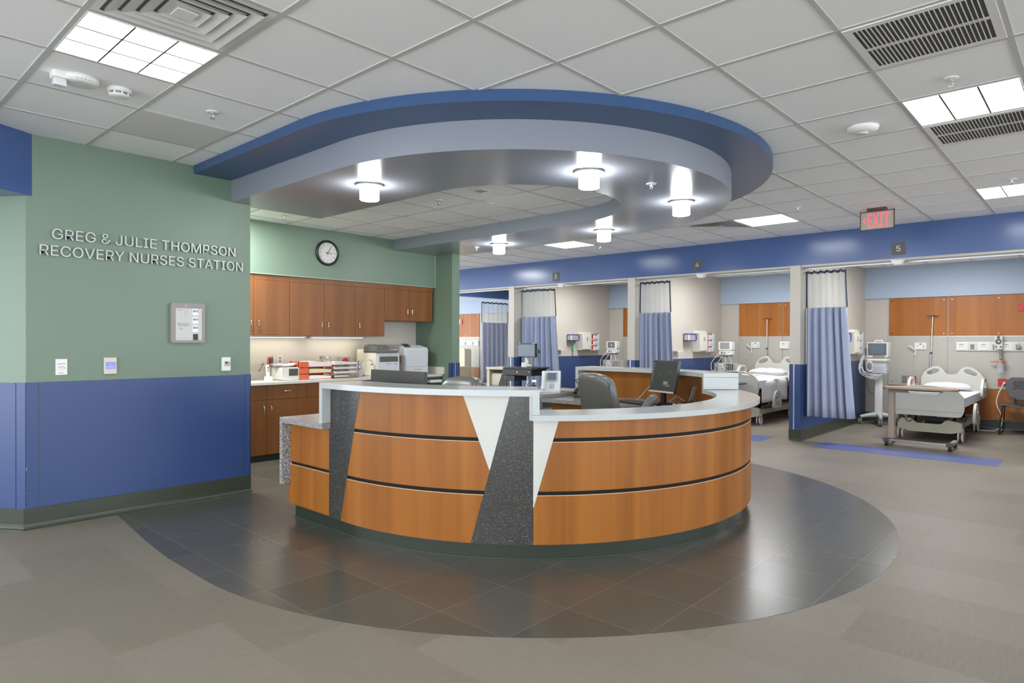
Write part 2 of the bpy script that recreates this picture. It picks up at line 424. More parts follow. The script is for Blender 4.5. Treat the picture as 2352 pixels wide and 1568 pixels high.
# ================================================================= the setting
def sbox(name, m, *b, bev=0):
    return struct(MB().box(*b).build(name, m, bev=bev))
fl = MB(); fl.add([(-17, -6, 0), (9, -6, 0), (9, 12.6, 0), (-17, 12.6, 0)], [(0, 1, 2, 3)]); struct(fl.build('floor', FLOORT))
# charcoal floor field around the station
FC, FR = (-3.85, 4.42), 2.87
pts = [(-7.16, 1.83), (-5.775, 1.677), (-4.87, 1.585), (-4.38, 1.552), (-3.85, FC[1]-FR)]
pts += [(FC[0]+FR*math.sin(PI*i/96), FC[1]-FR*math.cos(PI*i/96)) for i in range(1, 97)]
pts += [(-4.6, 7.30), (-7.3, 7.40), (-7.3, 6.3), (-7.16, 6.1)]
fd = MB(); fd.prism(pts, .0016); tag(struct(fd.build('floor_charcoal', FLOORD)), 'charcoal tile field curving round the nurse station', 'floor', kind='structure')
for f in (-3.145, -5.80, -8.51):
    sbox('floor_blue_strip', FLOORB, f+.29, 8.79, 0, f+2.26, 9.345, .0018)

# ceilings with their grids
ce = MB()
for i in range(1): ce.box(-17, -6, ZC, 9, 9.3, ZC+.02)
struct(ce.build('ceiling', CEIL))
gx0, gy0, gs = -1.5704, 3.2999, .6096
g = MB()
for k in range(-26, 18):
    x = gx0+gs*k
    if -17 < x < 9: g.box(x-.0125, -6, ZC-.004, x+.0125, 9.22, ZC+.001)
for k in range(-16, 10):
    y = gy0+gs*k
    if -6 < y < 9.2: g.box(-17, y-.0125, ZC-.0046, 9, y+.0125, ZC+.001)
struct(g.build('trim_1', TEE))
# ring soffit outlines
SX, SY, RO, RB_, RI = -4.06, 4.45, 1.88, 2.2, .945
def ushape(R, xl0, xl1, n=72):
    return [(xl0, SY-R)]+[(SX+R*math.sin(PI*i/n), SY-R*math.cos(PI*i/n)) for i in range(n+1)]+[(xl1, SY+R)]
ring_poly = [(-5.775, 2.74), (-5.775, SY-RO)]+ushape(RO, -5.774, -7.2)[1:]+[(-7.2, SY+RI)]+ushape(RI, -5.87, -7.2)[::-1][1:-1]+[(-5.87, SY-RI), (-5.87, 2.74)]
ZR = 2.585
r = MB().mat(RINGP); r.prism(ring_poly, ZC-.001-ZR, Matrix.Translation((0, 0, ZR)))
ro = r.build('ceiling_ring', RINGP)
ro.data.materials.append(RINGG)
for p in ro.data.polygons:
    if p.normal.z < -.9 or (p.center.z < ZR+.001): p.material_index = 1
struct(ro)
band = [(-5.775, SY-RB_)]+ushape(RB_, -5.774, -7.6)[1:]+[(-7.6, SY+RO+.002)]+ushape(RO+.002, -5.775, -7.6)[::-1][1:]
b = MB(); b.prism(band, ZC-.001-2.775, Matrix.Translation((0, 0, 2.775))); struct(b.build('ceiling_band', BLUEBAND))
trimr = MB()   # thin pale bead at the top of the ring face
# inner ceiling (inside the ring and above the alcove)
ip = [(-7.64, 2.35), (-5.9, 2.35), (-5.9, 2.74), (-5.872, 2.74)]+[(-5.872, SY-RI+.002)]+[(SX+(RI-.002)*math.sin(PI*i/48), SY-(RI-.002)*math.cos(PI*i/48)) for i in range(49)]+[(-7.2, SY+RI-.002), (-7.2, 6.13), (-7.64, 6.13)]
c2 = MB(); c2.prism(ip, .012, Matrix.Translation((0, 0, ZI))); struct(c2.build('ceiling_inner', CEILI))
def inside(x, y):
    if x < -5.872: return x > -7.2 and 2.35 < y < (6.13 if x < -7.2 else SY+RI)
    if x < SX: return SY-RI < y < SY+RI
    return math.hypot(x-SX, y-SY) < RI-.003
g2 = MB()
for k in range(-8, 8):
    x = -4.545-.6065*k
    ys = [y/200 for y in range(460, 1230) if inside(x, y/200)]
    if ys: g2.box(x-.0125, min(ys), ZI-.004, x+.0125, max(ys), ZI+.001)
for k in range(-4, 4):
    y = 4.432+.6065*k
    xs = [x/200 for x in range(-1440, -600) if inside(x/200, y)]
    if xs: g2.box(min(xs), y-.0125, ZI-.0046, max(xs), y+.0125, ZI+.001)
struct(g2.build('trim_2', TEE))
# bay ceiling
sbox('ceiling_bay', CEIL, -17, 9.3, ZB, 9, 12.6, ZB+.02)
g3 = MB()
for k in range(-26, 18):
    x = gx0+gs*k
    if -17 < x < 9: g3.box(x-.0125, 9.4, ZB-.004, x+.0125, 12.4, ZB+.001)
for k in range(5): g3.box(-17, 9.9+gs*k-.0125, ZB-.0046, 9, 9.9+gs*k+.0125, ZB+.001)
struct(g3.build('trim_3', TEE))

# left (lettered) wall
wl = MB().mat(GREEN).box(-5.90, 1.10, 0, -5.775, 2.74, ZC-.001); struct(wl.build('wall_left', GREEN))
def skirting(name, p0, p1, h=.152, m=BASEB, side=1):
    """cove base along p0->p1 on the left-hand side (side=1) with a flared foot"""
    a = Vector((p0[0], p0[1], 0)); b_ = Vector((p1[0], p1[1], 0)); d = (b_-a); L = d.length; d.normalize()
    n = Vector((-d.y, d.x, 0))*side
    prof = [(0, 0), (.026, 0), (.024, .004), (.014, .010), (.008, .022), (.006, .04), (.006, h-.004), (.003, h), (0, h)]
    v = [a+n*q[0]+Vector((0, 0, q[1])) for q in prof]+[b_+n*q[0]+Vector((0, 0, q[1])) for q in prof]
    k = len(prof); mb = MB()
    mb.add(v, [(i, (i+1) % k, k+(i+1) % k, k+i) for i in range(k)], False)
    mb.add(v, [tuple(range(k)), tuple(range(2*k-1, k-1, -1))], False)
    return struct(mb.build(name, m))
skirting('baseboard_left', (-5.775, 1.085), (-5.775, 2.746), side=-1)
skirting('baseboard_left', (-5.775, 2.74), (-5.90, 2.74), side=-1)
wp = MB().mat(PANELBLUE).box(-5.775, 1.175, .152, -5.769, 2.685, 1.058).box(-5.775, 1.10, .152, -5.771, 1.172, 1.058).box(-5.775, 2.688, .152, -5.7705, 2.7445, 1.062).box(-5.86, 2.74, .152, -5.7705, 2.7445, 1.062)
wp.mat(BEIGE).box(-5.7695, 1.96, .265, -5.7685, 1.966, .268).box(-5.7695, 2.03, .425, -5.7685, 2.034, .428)
wp.box(-5.7715, 1.100, .43, -5.7695, 1.104, .446).box(-5.7715, 1.100, .26, -5.7695, 1.103, .266)
struct(wp.build('wall_left_wainscot', PANELBLUE, bev=.0015))
# the wall turns away at its near end, under a blue beam
ang = Vector((-.83, -.56, 0)).normalized(); q0 = Vector((-5.775, 1.10, 0)); q1 = q0+ang*1.6; nn = Vector((ang.y, -ang.x, 0))
w2 = MB(); w2.prism([(q0.x, q0.y), (q0.x-.125, q0.y), (q1.x-.09, q1.y+.09), (q1.x, q1.y)], 2.399); struct(w2.build('wall_left_angled', GREEN))
skirting('baseboard_left', (q0.x+.002, q0.y), (q1.x, q1.y), side=1)
def slab_on(p0, p1, n_, t, z0, z1, mb):
    a = Vector(p0); b_ = Vector(p1); n_ = Vector(n_)
    mb.prism([(a.x, a.y), (b_.x, b_.y), (b_.x+n_.x*t, b_.y+n_.y*t), (a.x+n_.x*t, a.y+n_.y*t)], z1-z0, Matrix.Translation((0, 0, z0))); return mb
nw = Vector((-ang.y, ang.x, 0))
if nw.x < 0 and nw.y > 0: nw = -nw
w3 = MB(); slab_on((q0.x, q0.y), (q0.x+ang.x*.075, q0.y+ang.y*.075), nw, .004, .152, 1.058, w3); slab_on((q0.x+ang.x*.078, q0.y+ang.y*.078), (q1.x, q1.y), nw, .006, .152, 1.056, w3)
struct(w3.build('wall_left_wainscot', PANELBLUE))
hb = MB(); hd = Vector((.5, -.87, 0)).normalized()
h0 = Vector((-5.776, 1.139, 0)); h1 = h0+hd*1.5
hb.prism([(h0.x, h0.y), (h0.x-.9, h0.y+.0), (h1.x-1.9, h1.y-.6), (h1.x, h1.y)], ZC-.001-2.40, Matrix.Translation((0, 0, 2.40))); struct(hb.build('header_beam_left', BLUE))

# alcove with the cabinets
sbox('wall_alcove_back', CREAMW, -7.76, 2.2, 0, -7.64, 6.27, ZC-.002)
sbox('wall_alcove_side', GREEN, -7.64, 2.2, 0, -5.90, 2.33, ZC-.002)
sbox('soffit_alcove', GREEN, -7.64, 2.33, 2.125, -7.2, 6.129, ZI-.0005)
ed = MB().box(-7.2, 2.33, 2.125, -7.197, 6.13, 2.132).box(-7.2, 6.124, 2.125, -7.197, 6.13, ZR); struct(ed.build('trim_4', rgb and flat('bead_green', rgb(168, 188, 166), .4)))
we = MB().mat(GREEN).box(-7.64, 6.13, 0, -7.2, 6.27, ZI-.001).box(-7.2, 6.13, 0, -6.84, 6.27, ZR-.0005); struct(we.build('wall_alcove_end', GREEN))
gd = MB().mat(PANELBLUE).box(-6.905, 6.124, .15, -6.835, 6.13, 1.057).box(-6.84, 6.124, .15, -6.835, 6.186, 1.057).box(-6.84, 6.20, .15, -6.835, 6.275, 1.057)
gd.mat(ALU).box(-6.8385, 6.187, .15, -6.8375, 6.199, 1.057)
struct(gd.build('wall_end_guard', PANELBLUE))
skirting('baseboard_alcove', (-6.84, 6.13), (-6.84, 6.27), side=-1); skirting('baseboard_alcove', (-7.1, 6.13), (-6.84, 6.13), side=-1)

# header beam over the bays, its return, partitions
sbox('header_beam', BLUE, -11.50, 9.22, 2.42, 6, 9.40, ZC-.001)
sbox('header_beam_return', BLUE, -11.50, 9.40, 2.42, -11.33, 12.46, ZB-.0005)
PARTS_X = (-.445, -3.145, -5.80, -8.51)
for i, f in enumerate(PARTS_X):
    p = MB().mat(BEIGE).box(f-.14, 9.22, 0, f, 12.47, 2.4195).box(f-.14, 9.4, 2.4195, f, 12.47, ZB-.0005)
    struct(p.build('wall_partition', BEIGE))
    q = MB().mat(PANELBLUE).box(f, 9.222, .152, f+.006, 12.465, 1.052).box(f-.146, 9.222, .152, f-.14, 12.465, 1.052)
    q.box(f-.146, 9.215, .152, f-.092, 9.22, 1.056).box(f-.074, 9.215, .152, f+.006, 9.22, 1.056)
    q.mat(ALU).box(f-.092, 9.216, .152, f-.074, 9.2195, 1.052); q.mat(BEIGE).box(f, 9.222, 1.052, f+.008, 12.465, 1.057)
    struct(q.build('wall_partition_wainscot', PANELBLUE))
    skirting('baseboard_partition', (f, 9.212), (f, 12.47), side=-1); skirting('baseboard_partition', (f-.15, 9.22), (f+.01, 9.22), side=-1)
    skirting('baseboard_partition', (f-.14, 9.212), (f-.14, 12.47), side=1)
# back wall of the bays
sbox('wall_back', BEIGE, -17, 12.47, 0, 6, 12.6, ZB)
for i, (f, x1) in enumerate(((-3.145, -.585), (-5.80, -3.285), (-8.51, -5.94), (-.445, 3), (-13.9, -8.65))):
    sbox('fascia_back', LBLUE, f, 12.425, 2.112, x1, 12.47, ZB-.0005)
    if f == -13.9: a0 = -13.9; x1_ = -12.79
    else: a0 = f+.37; x1_ = x1
    sm = a0+.857 if f != -13.9 else -99
    pn = MB(); pn.mat(WOODW)
    for xa, xb in (((a0, sm-.006), (sm+.006, x1_)) if sm > a0 else ((a0, x1_),)):
        pn.mat(WOODW).box(xa, 12.455, 1.47, xb, 12.47, 2.11).box(xa, 12.455, .16, xb, 12.47, .638)
        pn.mat(PANELB).box(xa, 12.455, .642, xb, 12.47, 1.462)
        for xx in (xa+.05, (xa+xb)/2 if xb-xa > 1 else xa+.05, xb-.05):
            for zz, mm in ((1.51, ALU), (2.06, ALU), (1.40, MGREY), (.70, MGREY), (.60, ALU), (.22, ALU)):
                pn.mat(mm).cyl((xx, 12.455, zz), (xx, 12.452, zz), .008, n=8)
    pn.mat(ALU).box(a0, 12.452, 1.462, x1_, 12.47, 1.470).box(a0-.006, 12.452, .642, a0, 12.47, 2.11)
    struct(pn.build('wall_back_panelling', WOODW))
    skirting('baseboard_back', (x1, 12.47), (f, 12.47), h=.152)
# curtain tracks under the header
for i, (x0, x1) in enumerate(((-.445, 3), (-3.14, -.59), (-5.795, -3.29), (-8.5, -5.95), (-11.3, -8.66))):
    t = thing('curtain_track', ['pale curtain rail under the beam at the far right edge', 'pale curtain rail under the beam of the rightmost bay', 'pale curtain rail under the beam of the middle bay', 'pale curtain rail under the beam of the bay behind the computer cart', 'pale curtain rail under the beam left of the bay behind the computer cart'][i], 'curtain rail', (x0, 9.42, 2.38), 0, 'curtain rails under the blue beam')
    MB().box(0, -.19, .012, x1-x0, -.03, .04).build('mounting_strip', BEIGE, t)
    MB().box(0, -.035, -.005, x1-x0, -.005, .012).build('rail', ALU, t)
    if x0 < -.5 and x0 > -9:
        bx_ = 1.19
        k = MB(); k.prism([(-.07, .0), (.07, .0), (.035, -.055), (-.03, -.055)], .07, frame((bx_, -.20, .012), (1, 0, 0), (0, 0, 1))); k.build('sensor_box', WHITE, t, bev=.004)
# ================================================================= ceiling fittings
def troffer(x, y, label, size=.5715):
    t = thing('ceiling_light', label, 'ceiling light', (x+gs/2, y+gs/2, ZC-.004), 0, 'square lit ceiling lights')
    h = gs/2-.0125; i = size/2
    f = MB()
    for a, b_, c, d in ((-h, -h, h, -i), (-h, i, h, h), (-h, -i, -i, i), (i, -i, h, i)): f.box(a, b_, -.003, c, d, .0)
    f.build('frame', WHITE, t)
    MB().box(-i, -i, -.0015, i, i, -.0005).build('lens', LAMPW, t)
    l = MB(); k = size/3
    for j in (1, 2):
        l.box(-i+k*j-.0055, -i, -.0027, -i+k*j+.0055, i, -.0017); l.box(-i, -i+k*j-.0045, -.0025, i, -i+k*j+.0045, -.0017)
    l.build('lens_divider', DGREY, t)
    return t
troffer(-4.009, .8615, 'square lit ceiling light above the lettered green wall')
troffer(-.961, 4.519, 'square lit ceiling light between the two slatted return grilles')
troffer(-.961, 7.567, 'square lit ceiling light nearest the blue beam, cut by the right edge')
troffer(-3.399, 7.567, 'square lit ceiling light left of the exit sign, beside a supply diffuser')
troffer(-6.447, 7.567, 'square lit ceiling light seen beneath the hanging blue ring, farthest left')

def return_grille(x, y, label):
    t = thing('return_air_grille', label, 'air grille', (x+gs/2, y+gs/2, ZC-.004), 0, 'slatted return grilles')
    h = gs/2-.012; i = h-.038
    f = MB()
    for a, b_, c, d in ((-h, -h, h, -i), (-h, i, h, h), (-h, -i, -i, i), (i, -i, h, i)): f.box(a, b_, -.006, c, d, .0)
    f.build('frame', WHITE, t, bev=.002)
    MB().box(-i, -i, -.0012, i, i, -.0004).build('backing', flat('grille_void', rgb(84, 84, 82), .8), t)
    s = MB(); n = 26
    for k in range(1, n):
        xx = -i+2*i*k/n; s.box(xx-.0018, -i, -.0075, xx+.0018, i, -.0012)
    s.build('slats', WHITE, t)
    MB().box(-i, -.012, -.006, i, .012, -.0012).build('cross_bar', OFFW, t)
    return t
return_grille(-.961, 3.2999, 'slatted return grille at the top right, nearest the camera')
return_grille(-.961, 5.1285, 'slatted return grille behind the lit panel at the right edge')

def supply(x, y, label):
    t = thing('supply_diffuser', label, 'air diffuser', (x+gs/2, y+gs/2, ZC-.004), 0, 'stepped square air diffusers')
    f = MB()
    h = gs/2-.012
    def ringq(a, b_, za, zb, m):
        f.mat(m)
        v = []
        for q, z in ((a, za), (b_, zb)): v += [(-q, -q, z), (q, -q, z), (q, q, z), (-q, q, z)]
        f.add(v, [(0, 1, 5, 4), (1, 2, 6, 5), (2, 3, 7, 6), (3, 0, 4, 7)], False)
    dk = flat('diffuser_gap', rgb(70, 70, 68), .8) if 'diffuser_gap' not in MATS else MATS['diffuser_gap']
    ringq(h, .262, -.001, -.001, WHITE)
    f.build('frame', WHITE, t)
    q = .262
    for k in range(4):
        f = MB(); ringq(q, q-.012, -.001, -.003, dk); ringq(q-.010, q-.052, -.014, -.004, WHITE)
        f.build('cone', WHITE, t); q -= .055
    MB().box(-.045, -.045, -.016, .045, .045, -.012).build('centre_plate', WHITE, t, bev=.003)
    return t
supply(-3.399, .8615, 'stepped square air diffuser at the top left edge')
supply(-4.009, 7.567, 'stepped square air diffuser beside the farther ceiling light')

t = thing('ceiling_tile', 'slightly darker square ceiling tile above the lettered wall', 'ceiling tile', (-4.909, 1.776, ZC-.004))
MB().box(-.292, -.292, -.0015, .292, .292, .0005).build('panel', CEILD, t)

def sprinkler(x, y, z, label, chrome=True):
    t = thing('sprinkler_head', label, 'sprinkler', (x, y, z), 0, 'ceiling sprinkler heads')
    MB().lathe([(0, -.001), (.038, -.001), (.040, -.004), (.034, -.008), (.014, -.010), (0, -.010)]).build('escutcheon', WHITE, t)
    b = MB().cyl((0, 0, -.01), (0, 0, -.030), .008, .006, 10)
    b.tube([(.010, 0, -.014), (.014, 0, -.030), (.004, 0, -.042)], .0022, 6).tube([(-.010, 0, -.014), (-.014, 0, -.030), (-.004, 0, -.042)], .0022, 6)
    b.cyl((0, 0, -.042), (0, 0, -.046), .016, .016, 12).build('head', CHROME if chrome else WHITE, t)
    return t
sprinkler(-.655, 4.294, ZC-.004, 'sprinkler head between the near grille and the lit panel')
sprinkler(-4.32, 1.80, ZC, 'sprinkler head above the lettered green wall')
sprinkler(-2.532, 7.319, ZC, 'sprinkler head left of the exit sign')
sprinkler(-.646, 7.334, ZC, 'sprinkler head before the light at the right edge')
sprinkler(-2.625, 4.40, ZR, 'sprinkler head on the wide end of the ring')
sprinkler(-6.116, 5.90, ZR, 'sprinkler head on the far arm of the ring')
sprinkler(-4.829, 4.154, ZI, 'sprinkler head in the white ceiling inside the ring')
sprinkler(-6.694, 3.55, ZI, 'sprinkler head above the clock, left end of the inner ceiling')
sprinkler(-5.85, 8.30, ZC, 'sprinkler head right of the farthest ceiling light')

t = thing('small_air_vent', 'tiny square vent plate in the ceiling inside the ring', 'vent', (-4.24, 4.147, ZI))
MB().box(-.06, -.05, -.006, .06, .05, 0).build('plate', WHITE, t); s = MB()
for k in range(6): s.box(-.05, -.04+k*.015, -.007, .05, -.034+k*.015, -.006)
s.build('slots', MGREY, t)

t = thing('smoke_detector', 'round white smoke detector beside the strobe, top left', 'smoke detector', (-4.352, 1.276, ZC))
MB().lathe([(0, 0), (.066, 0), (.066, -.012), (.056, -.022), (.054, -.024)]).build('base', WHITE, t)
MB().lathe([(.050, -.024), (.048, -.036), (.048, -.037)]).build('vent_slot', MGREY, t)
v = MB()
for k in range(8): a = 2*PI*k/8; v.cbox((.050*math.cos(a), .050*math.sin(a), -.030), (.008, .008, .014))
v.lathe([(.054, -.037), (.050, -.044), (.03, -.048), (0, -.048)]).build('cover', WHITE, t)

t = thing('fire_alarm_strobe', 'white round alarm speaker with a clear strobe lens reading ALERT', 'alarm', (-4.333, 1.075, ZC))
MB().lathe([(0, 0), (.092, 0), (.092, -.018), (.078, -.034), (.055, -.038), (0, -.038)], n=40).build('housing', WHITE, t)
MB().rbox(-.045, -.135, -.036, .045, -.055, 0, .012).build('strobe_housing', WHITE, t, bev=.004)
MB().rbox(-.028, -.130, -.075, .030, -.068, -.036, .012).build('strobe_lens', glass('strobe_lens', rgb(225, 228, 230), .75), t, bev=.004)
MB().cyl((0, -.10, -.042), (0, -.10, -.066), .012, .012).build('flash_tube', CHROME, t)
L = MB(); R90 = Vector((.746, .666, 0))
a0 = math.atan2(-1.0, 3.9)
for i, ch in enumerate('ALERT'):
    a = math.radians(-22+i*13)-.0
    d = Vector((math.cos(a), math.sin(a), 0)); n_ = Vector((0, 0, -1)); up = (-d*.6+Vector((0, 0, .8))).normalized(); rt = Vector((-d.y, d.x, 0))
    L.text(ch, frame((d*.087+Vector((0, 0, -.0285))), rt, up), cap=.012, depth=.0015, align='C')
L.build('lettering', INK, t)

t = thing('ceiling_access_point', 'domed white disc on the ceiling above the exit sign', 'ceiling device', (-1.254, 4.88, ZC-.003))
MB().lathe([(0, 0), (.100, 0), (.102, -.006), (.094, -.026), (.06, -.040), (0, -.044)], n=40).build('shell', WHITE, t)
MB().lathe([(.034, -.042), (.034, -.047), (0, -.048)]).build('centre_cap', OFFW, t)

# ring lamps
def ring_lamp(x, y, label):
    t = thing('ring_downlight', label, 'ceiling lamp', (x, y, ZR), 0, 'glowing drum lamps on the blue ring')
    MB().mat(MGREY).lathe([(.106, -.002), (.110, -.006), (.110, -.012), (.105, -.016)], n=40).mat(WHITE).lathe([(.106, -.002), (.074, -.003)], n=40).lathe([(.105, -.016), (.074, -.013)], n=40).build('trim_disc', None, t)
    MB().lathe([(.074, -.001), (.074, -.118), (.070, -.122), (0, -.122)], n=36).build('glass_drum', LAMPR, t)
    return t
for x, y, lb in ((-4.303, 2.993, 'glowing drum lamp on the near arm of the ring, farthest left in front'), (-2.772, 3.792, 'glowing drum lamp on the ring, front right curve'),
                 (-2.761, 5.131, 'glowing drum lamp on the rounded right end of the ring'), (-4.113, 5.905, 'glowing drum lamp on the far curve of the ring'),
                 (-5.691, 5.885, 'glowing drum lamp at the far left of the ring, by the green column')):
    ring_lamp(x, y, lb)

# EXIT sign
t = thing('exit_sign', 'lit EXIT sign in red letters hanging from the ceiling', 'exit sign', (-1.895, 7.96, ZC))
MB().rbox(-.095, -.045, -.028, .095, .045, 0, .01).build('canopy', BRONZE, t, bev=.004)
fr = MB().box(-.172, -.012, -.038, .172, .012, -.028).box(-.172, -.012, -.236, .172, .012, -.228).box(-.172, -.012, -.236, -.164, .012, -.028).box(.164, -.012, -.236, .172, .012, -.028)
fr.build('frame', BRONZE, t)
MB().box(-.164, -.004, -.228, .164, .004, -.038).build('panel', CLEARP, t)
L = MB(); M = frame((.012, -.0045, -.206), (1, 0, 0), (0, 0, 1)); L.text('EXIT', M, width=.215, cap=.150, depth=.003, align='C')
L.prism([(-.148, .075), (-.118, .105), (-.118, .045)], .003, frame((0, -.0045, -.206), (1, 0, 0), (0, 0, 1)))
L.build('lettering', REDLIT, t)
# bay numbers
for x, n_ in ((-1.951, '5'), (-4.687, '4'), (-7.477, '3')):
    t = thing('bay_number_sign', 'small dark square sign on the blue beam with a white numeral %s' % {'5':'five', '4':'four', '3':'three'}[n_], 'sign', (x, 9.22, 2.537))
    MB().box(-.075, -.006, -.077, .075, 0, .077).build('plate', SIGNG, t, bev=.002)
    MB().text(n_, frame((0, -.0062, -.033), (1, 0, 0), (0, 0, 1)), cap=.07, depth=.002, align='C').build('number', WHITE, t)
# ================================================================= the nurse station
DX, DY, RP = -3.92, 4.45, 1.912
UE = PI*RP           # arc length where the far straight part begins
def dpath(u, R):
    if u < 0: return (DX+u, DY-R)
    if u <= UE: a = u/RP; return (DX+R*math.sin(a), DY-R*math.cos(a))
    return (DX-(u-UE), DY+R)
def cslab(mb, rows, Ro, Ri, du=.03):
    """curved slab; rows = [(z, u_left, u_right)] bottom to top"""
    n = max(2, int(math.ceil(max(r[2]-r[1] for r in rows)/du)))
    v = []
    for R in (Ro, Ri):
        for z, ul, ur in rows:
            for i in range(n+1):
                x, y = dpath(ul+(ur-ul)*i/n, R); v.append((x, y, z))
    k = len(rows); w_ = n+1; O = k*w_; fs = []; fe = []
    for j in range(k-1):
        for i in range(n):
            a = j*w_+i; fs.append((a, a+1, a+w_+1, a+w_)); fs.append((O+a+1, O+a, O+a+w_, O+a+w_+1))
        fe.append((O+j*w_, j*w_, (j+1)*w_, O+(j+1)*w_)); a = j*w_+n; fe.append((a, O+a, O+a+w_, a+w_))
    for i in range(n):
        fe.append((O+i, O+i+1, i+1, i)); a = (k-1)*w_+i; fe.append((a, a+1, O+a+1, O+a))
    mb.add(v, fs, True); mb.add(v, fe, False); return mb
def uL(z): return .16-(1.02-z)*.2495                       # right edge of left grey inlay
def uM(z): return (.969+(1.02-z)*.3676) if z > .563 else 1.260-(1.02-z)*.2648   # left edge of the white wedge, then of the grey
def uG(z): return 1.260-(1.02-z)*.2648
def uW2(z): return (1.413+(z-.338)*.285) if z > .338 else 1.410
desk = thing('reception_desk', 'curved nurse station desk with cherry panels, charcoal inlays and pale stone counters', 'desk', (0, 0, 0))
G1, G2 = (.743, .767), (.412, .437)
def rows(z0, z1, l, r):
    zs = [z0, z1]+[z for z in (.563, .338) if z0 < z < z1]
    zs = sorted(zs); out = []
    for z in zs: out.append((z, l(z), r(z)))
    return out
RIN = RP-.02
UFAR = UE+.62
HI0, HI1 = -.216, .755*RP        # near raised counter
HF0 = UE-.735*RP-.02; HF1 = UE+.72   # far raised counter
for (z0, z1, zt) in ((.107, G2[0], 0), (G2[1], G1[0], 0), (G1[1], 1.028, 1)):
    cslab(MB(), rows(z0, z1, uL, uM), RP, RIN).build('front_panel', WOODM, desk)
    cslab(MB(), rows(z0, .88 if zt else z1, uW2, lambda z: HF0), RP, RIN).build('front_panel', WOODM, desk)
    cslab(MB(), [(z0, HF0, UFAR), (min(z1, .879), HF0, UFAR)], RP, RIN).build('front_panel', WOODM, desk)
for z0, z1 in ((.119, .418), (.441, .74)):
    cslab(MB(), [(z0, -.79, -.216), (z1, -.79, -.216)], RP, RIN).build('end_panel', WOODM, desk)
cslab(MB(), rows(.107, 1.028, lambda z: -.215, uL), RP+.001, RIN).build('charcoal_inlay', DQUARTZ, desk, label='narrow charcoal inlay at the left end')
cslab(MB(), [(.107, uG(.107), 1.408), (1.028, uG(1.028), 1.408)], RP+.001, RIN).build('charcoal_inlay', DQUARTZ, desk, label='wide charcoal inlay at the middle')
cslab(MB(), [(.564, uM(.564), uM(.564)+.002), (1.028, uM(1.028), uG(1.028))], RP+.001, RIN).build('white_inlay', QUARTZP, desk, label='white inlay wedge left of the charcoal one')
cslab(MB(), [(.338, 1.409, 1.412), (.88, 1.409, uW2(.88))], RP+.001, RIN).build('white_inlay', QUARTZP, desk, label='white inlay wedge right of the charcoal one')
# recessed dark channels, with pale lips
ch = MB().mat(DARKGAP)
for z0, z1 in (G1, G2):
    cslab(ch, [(z0-.01, -.20, UFAR), (z1+.01, -.20, UFAR)], RP-.014, RIN-.005)
cslab(ch, [(.40, -.785, -.2), (.46, -.785, -.2)], RP-.014, RIN-.005)
ch.build('reveal_channel', DARKGAP, desk)
lip = MB()
lipm = flat('pale_edge', rgb(214, 190, 160), .4)
for z in (G1[0], G2[0]):
    cslab(lip, [(z-.0025, uL(z), uM(z)), (z+.0005, uL(z), uM(z))], RP+.0006, RP-.004); cslab(lip, [(z-.0025, uW2(z), HF0), (z+.0005, uW2(z), HF0)], RP+.0006, RP-.004)
cslab(lip, [(.4155, -.79, -.216), (.4185, -.79, -.216)], RP+.0006, RP-.004)
lip.build('panel_lip', lipm, desk)
# carcass walls
cw = MB().mat(WOODM); cslab(cw, [(.1, -.77, UFAR), (.74, -.77, UFAR)], RIN-.005, RP-.14)
cslab(cw, [(.74, HI0+.005, HI1-.01), (1.028, HI0+.005, HI1-.01)], RIN, RP-.14); cslab(cw, [(.74, HI1-.01, HF0+.01), (.88, HI1-.01, HF0+.01)], RIN, RP-.14); cslab(cw, [(.74, HF0+.045, HF1-.045), (1.028, HF0+.045, HF1-.045)], RIN, RP-.14)
cw.build('inner_panel', WOODM, desk)
# toe base
tb = MB(); cslab(tb, [(.0, -.765, UFAR-.02), (.107, -.765, UFAR-.02)], 1.866, 1.70); tb.build('toe_base', TOEK, desk)
tc_ = MB(); cslab(tc_, [(.0, -.766, UFAR-.02), (.004, -.766, UFAR-.02)], 1.888, 1.866); cslab(tc_, [(.004, -.766, UFAR-.02), (.012, -.766, UFAR-.02)], 1.875, 1.866); tc_.build('toe_cove', flat('cove_foot', rgb(62, 70, 60), .18), desk, bev=.003)
# counters
CO, CI = 1.98, 1.64
def counter(name, u0, u1, z0, z1, m, Ro=CO, Ri=CI, label=None):
    return cslab(MB(), [(z0, u0, u1), (z1, u0, u1)], Ro, Ri).build(name, m, desk, bev=.004, label=label)
cslab(MB(), [(.915, HF0+.045, UFAR), (1.029, HF0+.045, UFAR)], RP, RIN).build('front_panel', WOODM, desk)
k_ = CO/RP
counter('transaction_counter', HI0-.02, HI1, 1.030, 1.068, QUARTZ)
counter('counter_leg', HI0-.02, HI0+.018, .782, 1.030, QUARTZ); counter('counter_leg', HI1-.042, HI1, .917, 1.030, QUARTZ)
counter('counter_leg', HI1-.060, HI1-.042, .882, 1.030, QUARTZ, Ro=CO-.012)
counter('curved_countertop', HI1-.042, HF0+.04, .880, .915, QUARTZ)
counter('transaction_counter', HF0, HF1, 1.030, 1.068, QUARTZ)
counter('counter_leg', HF0, HF0+.04, .917, 1.030, QUARTZ); counter('counter_leg', HF1-.04, HF1, .782, 1.030, QUARTZ)
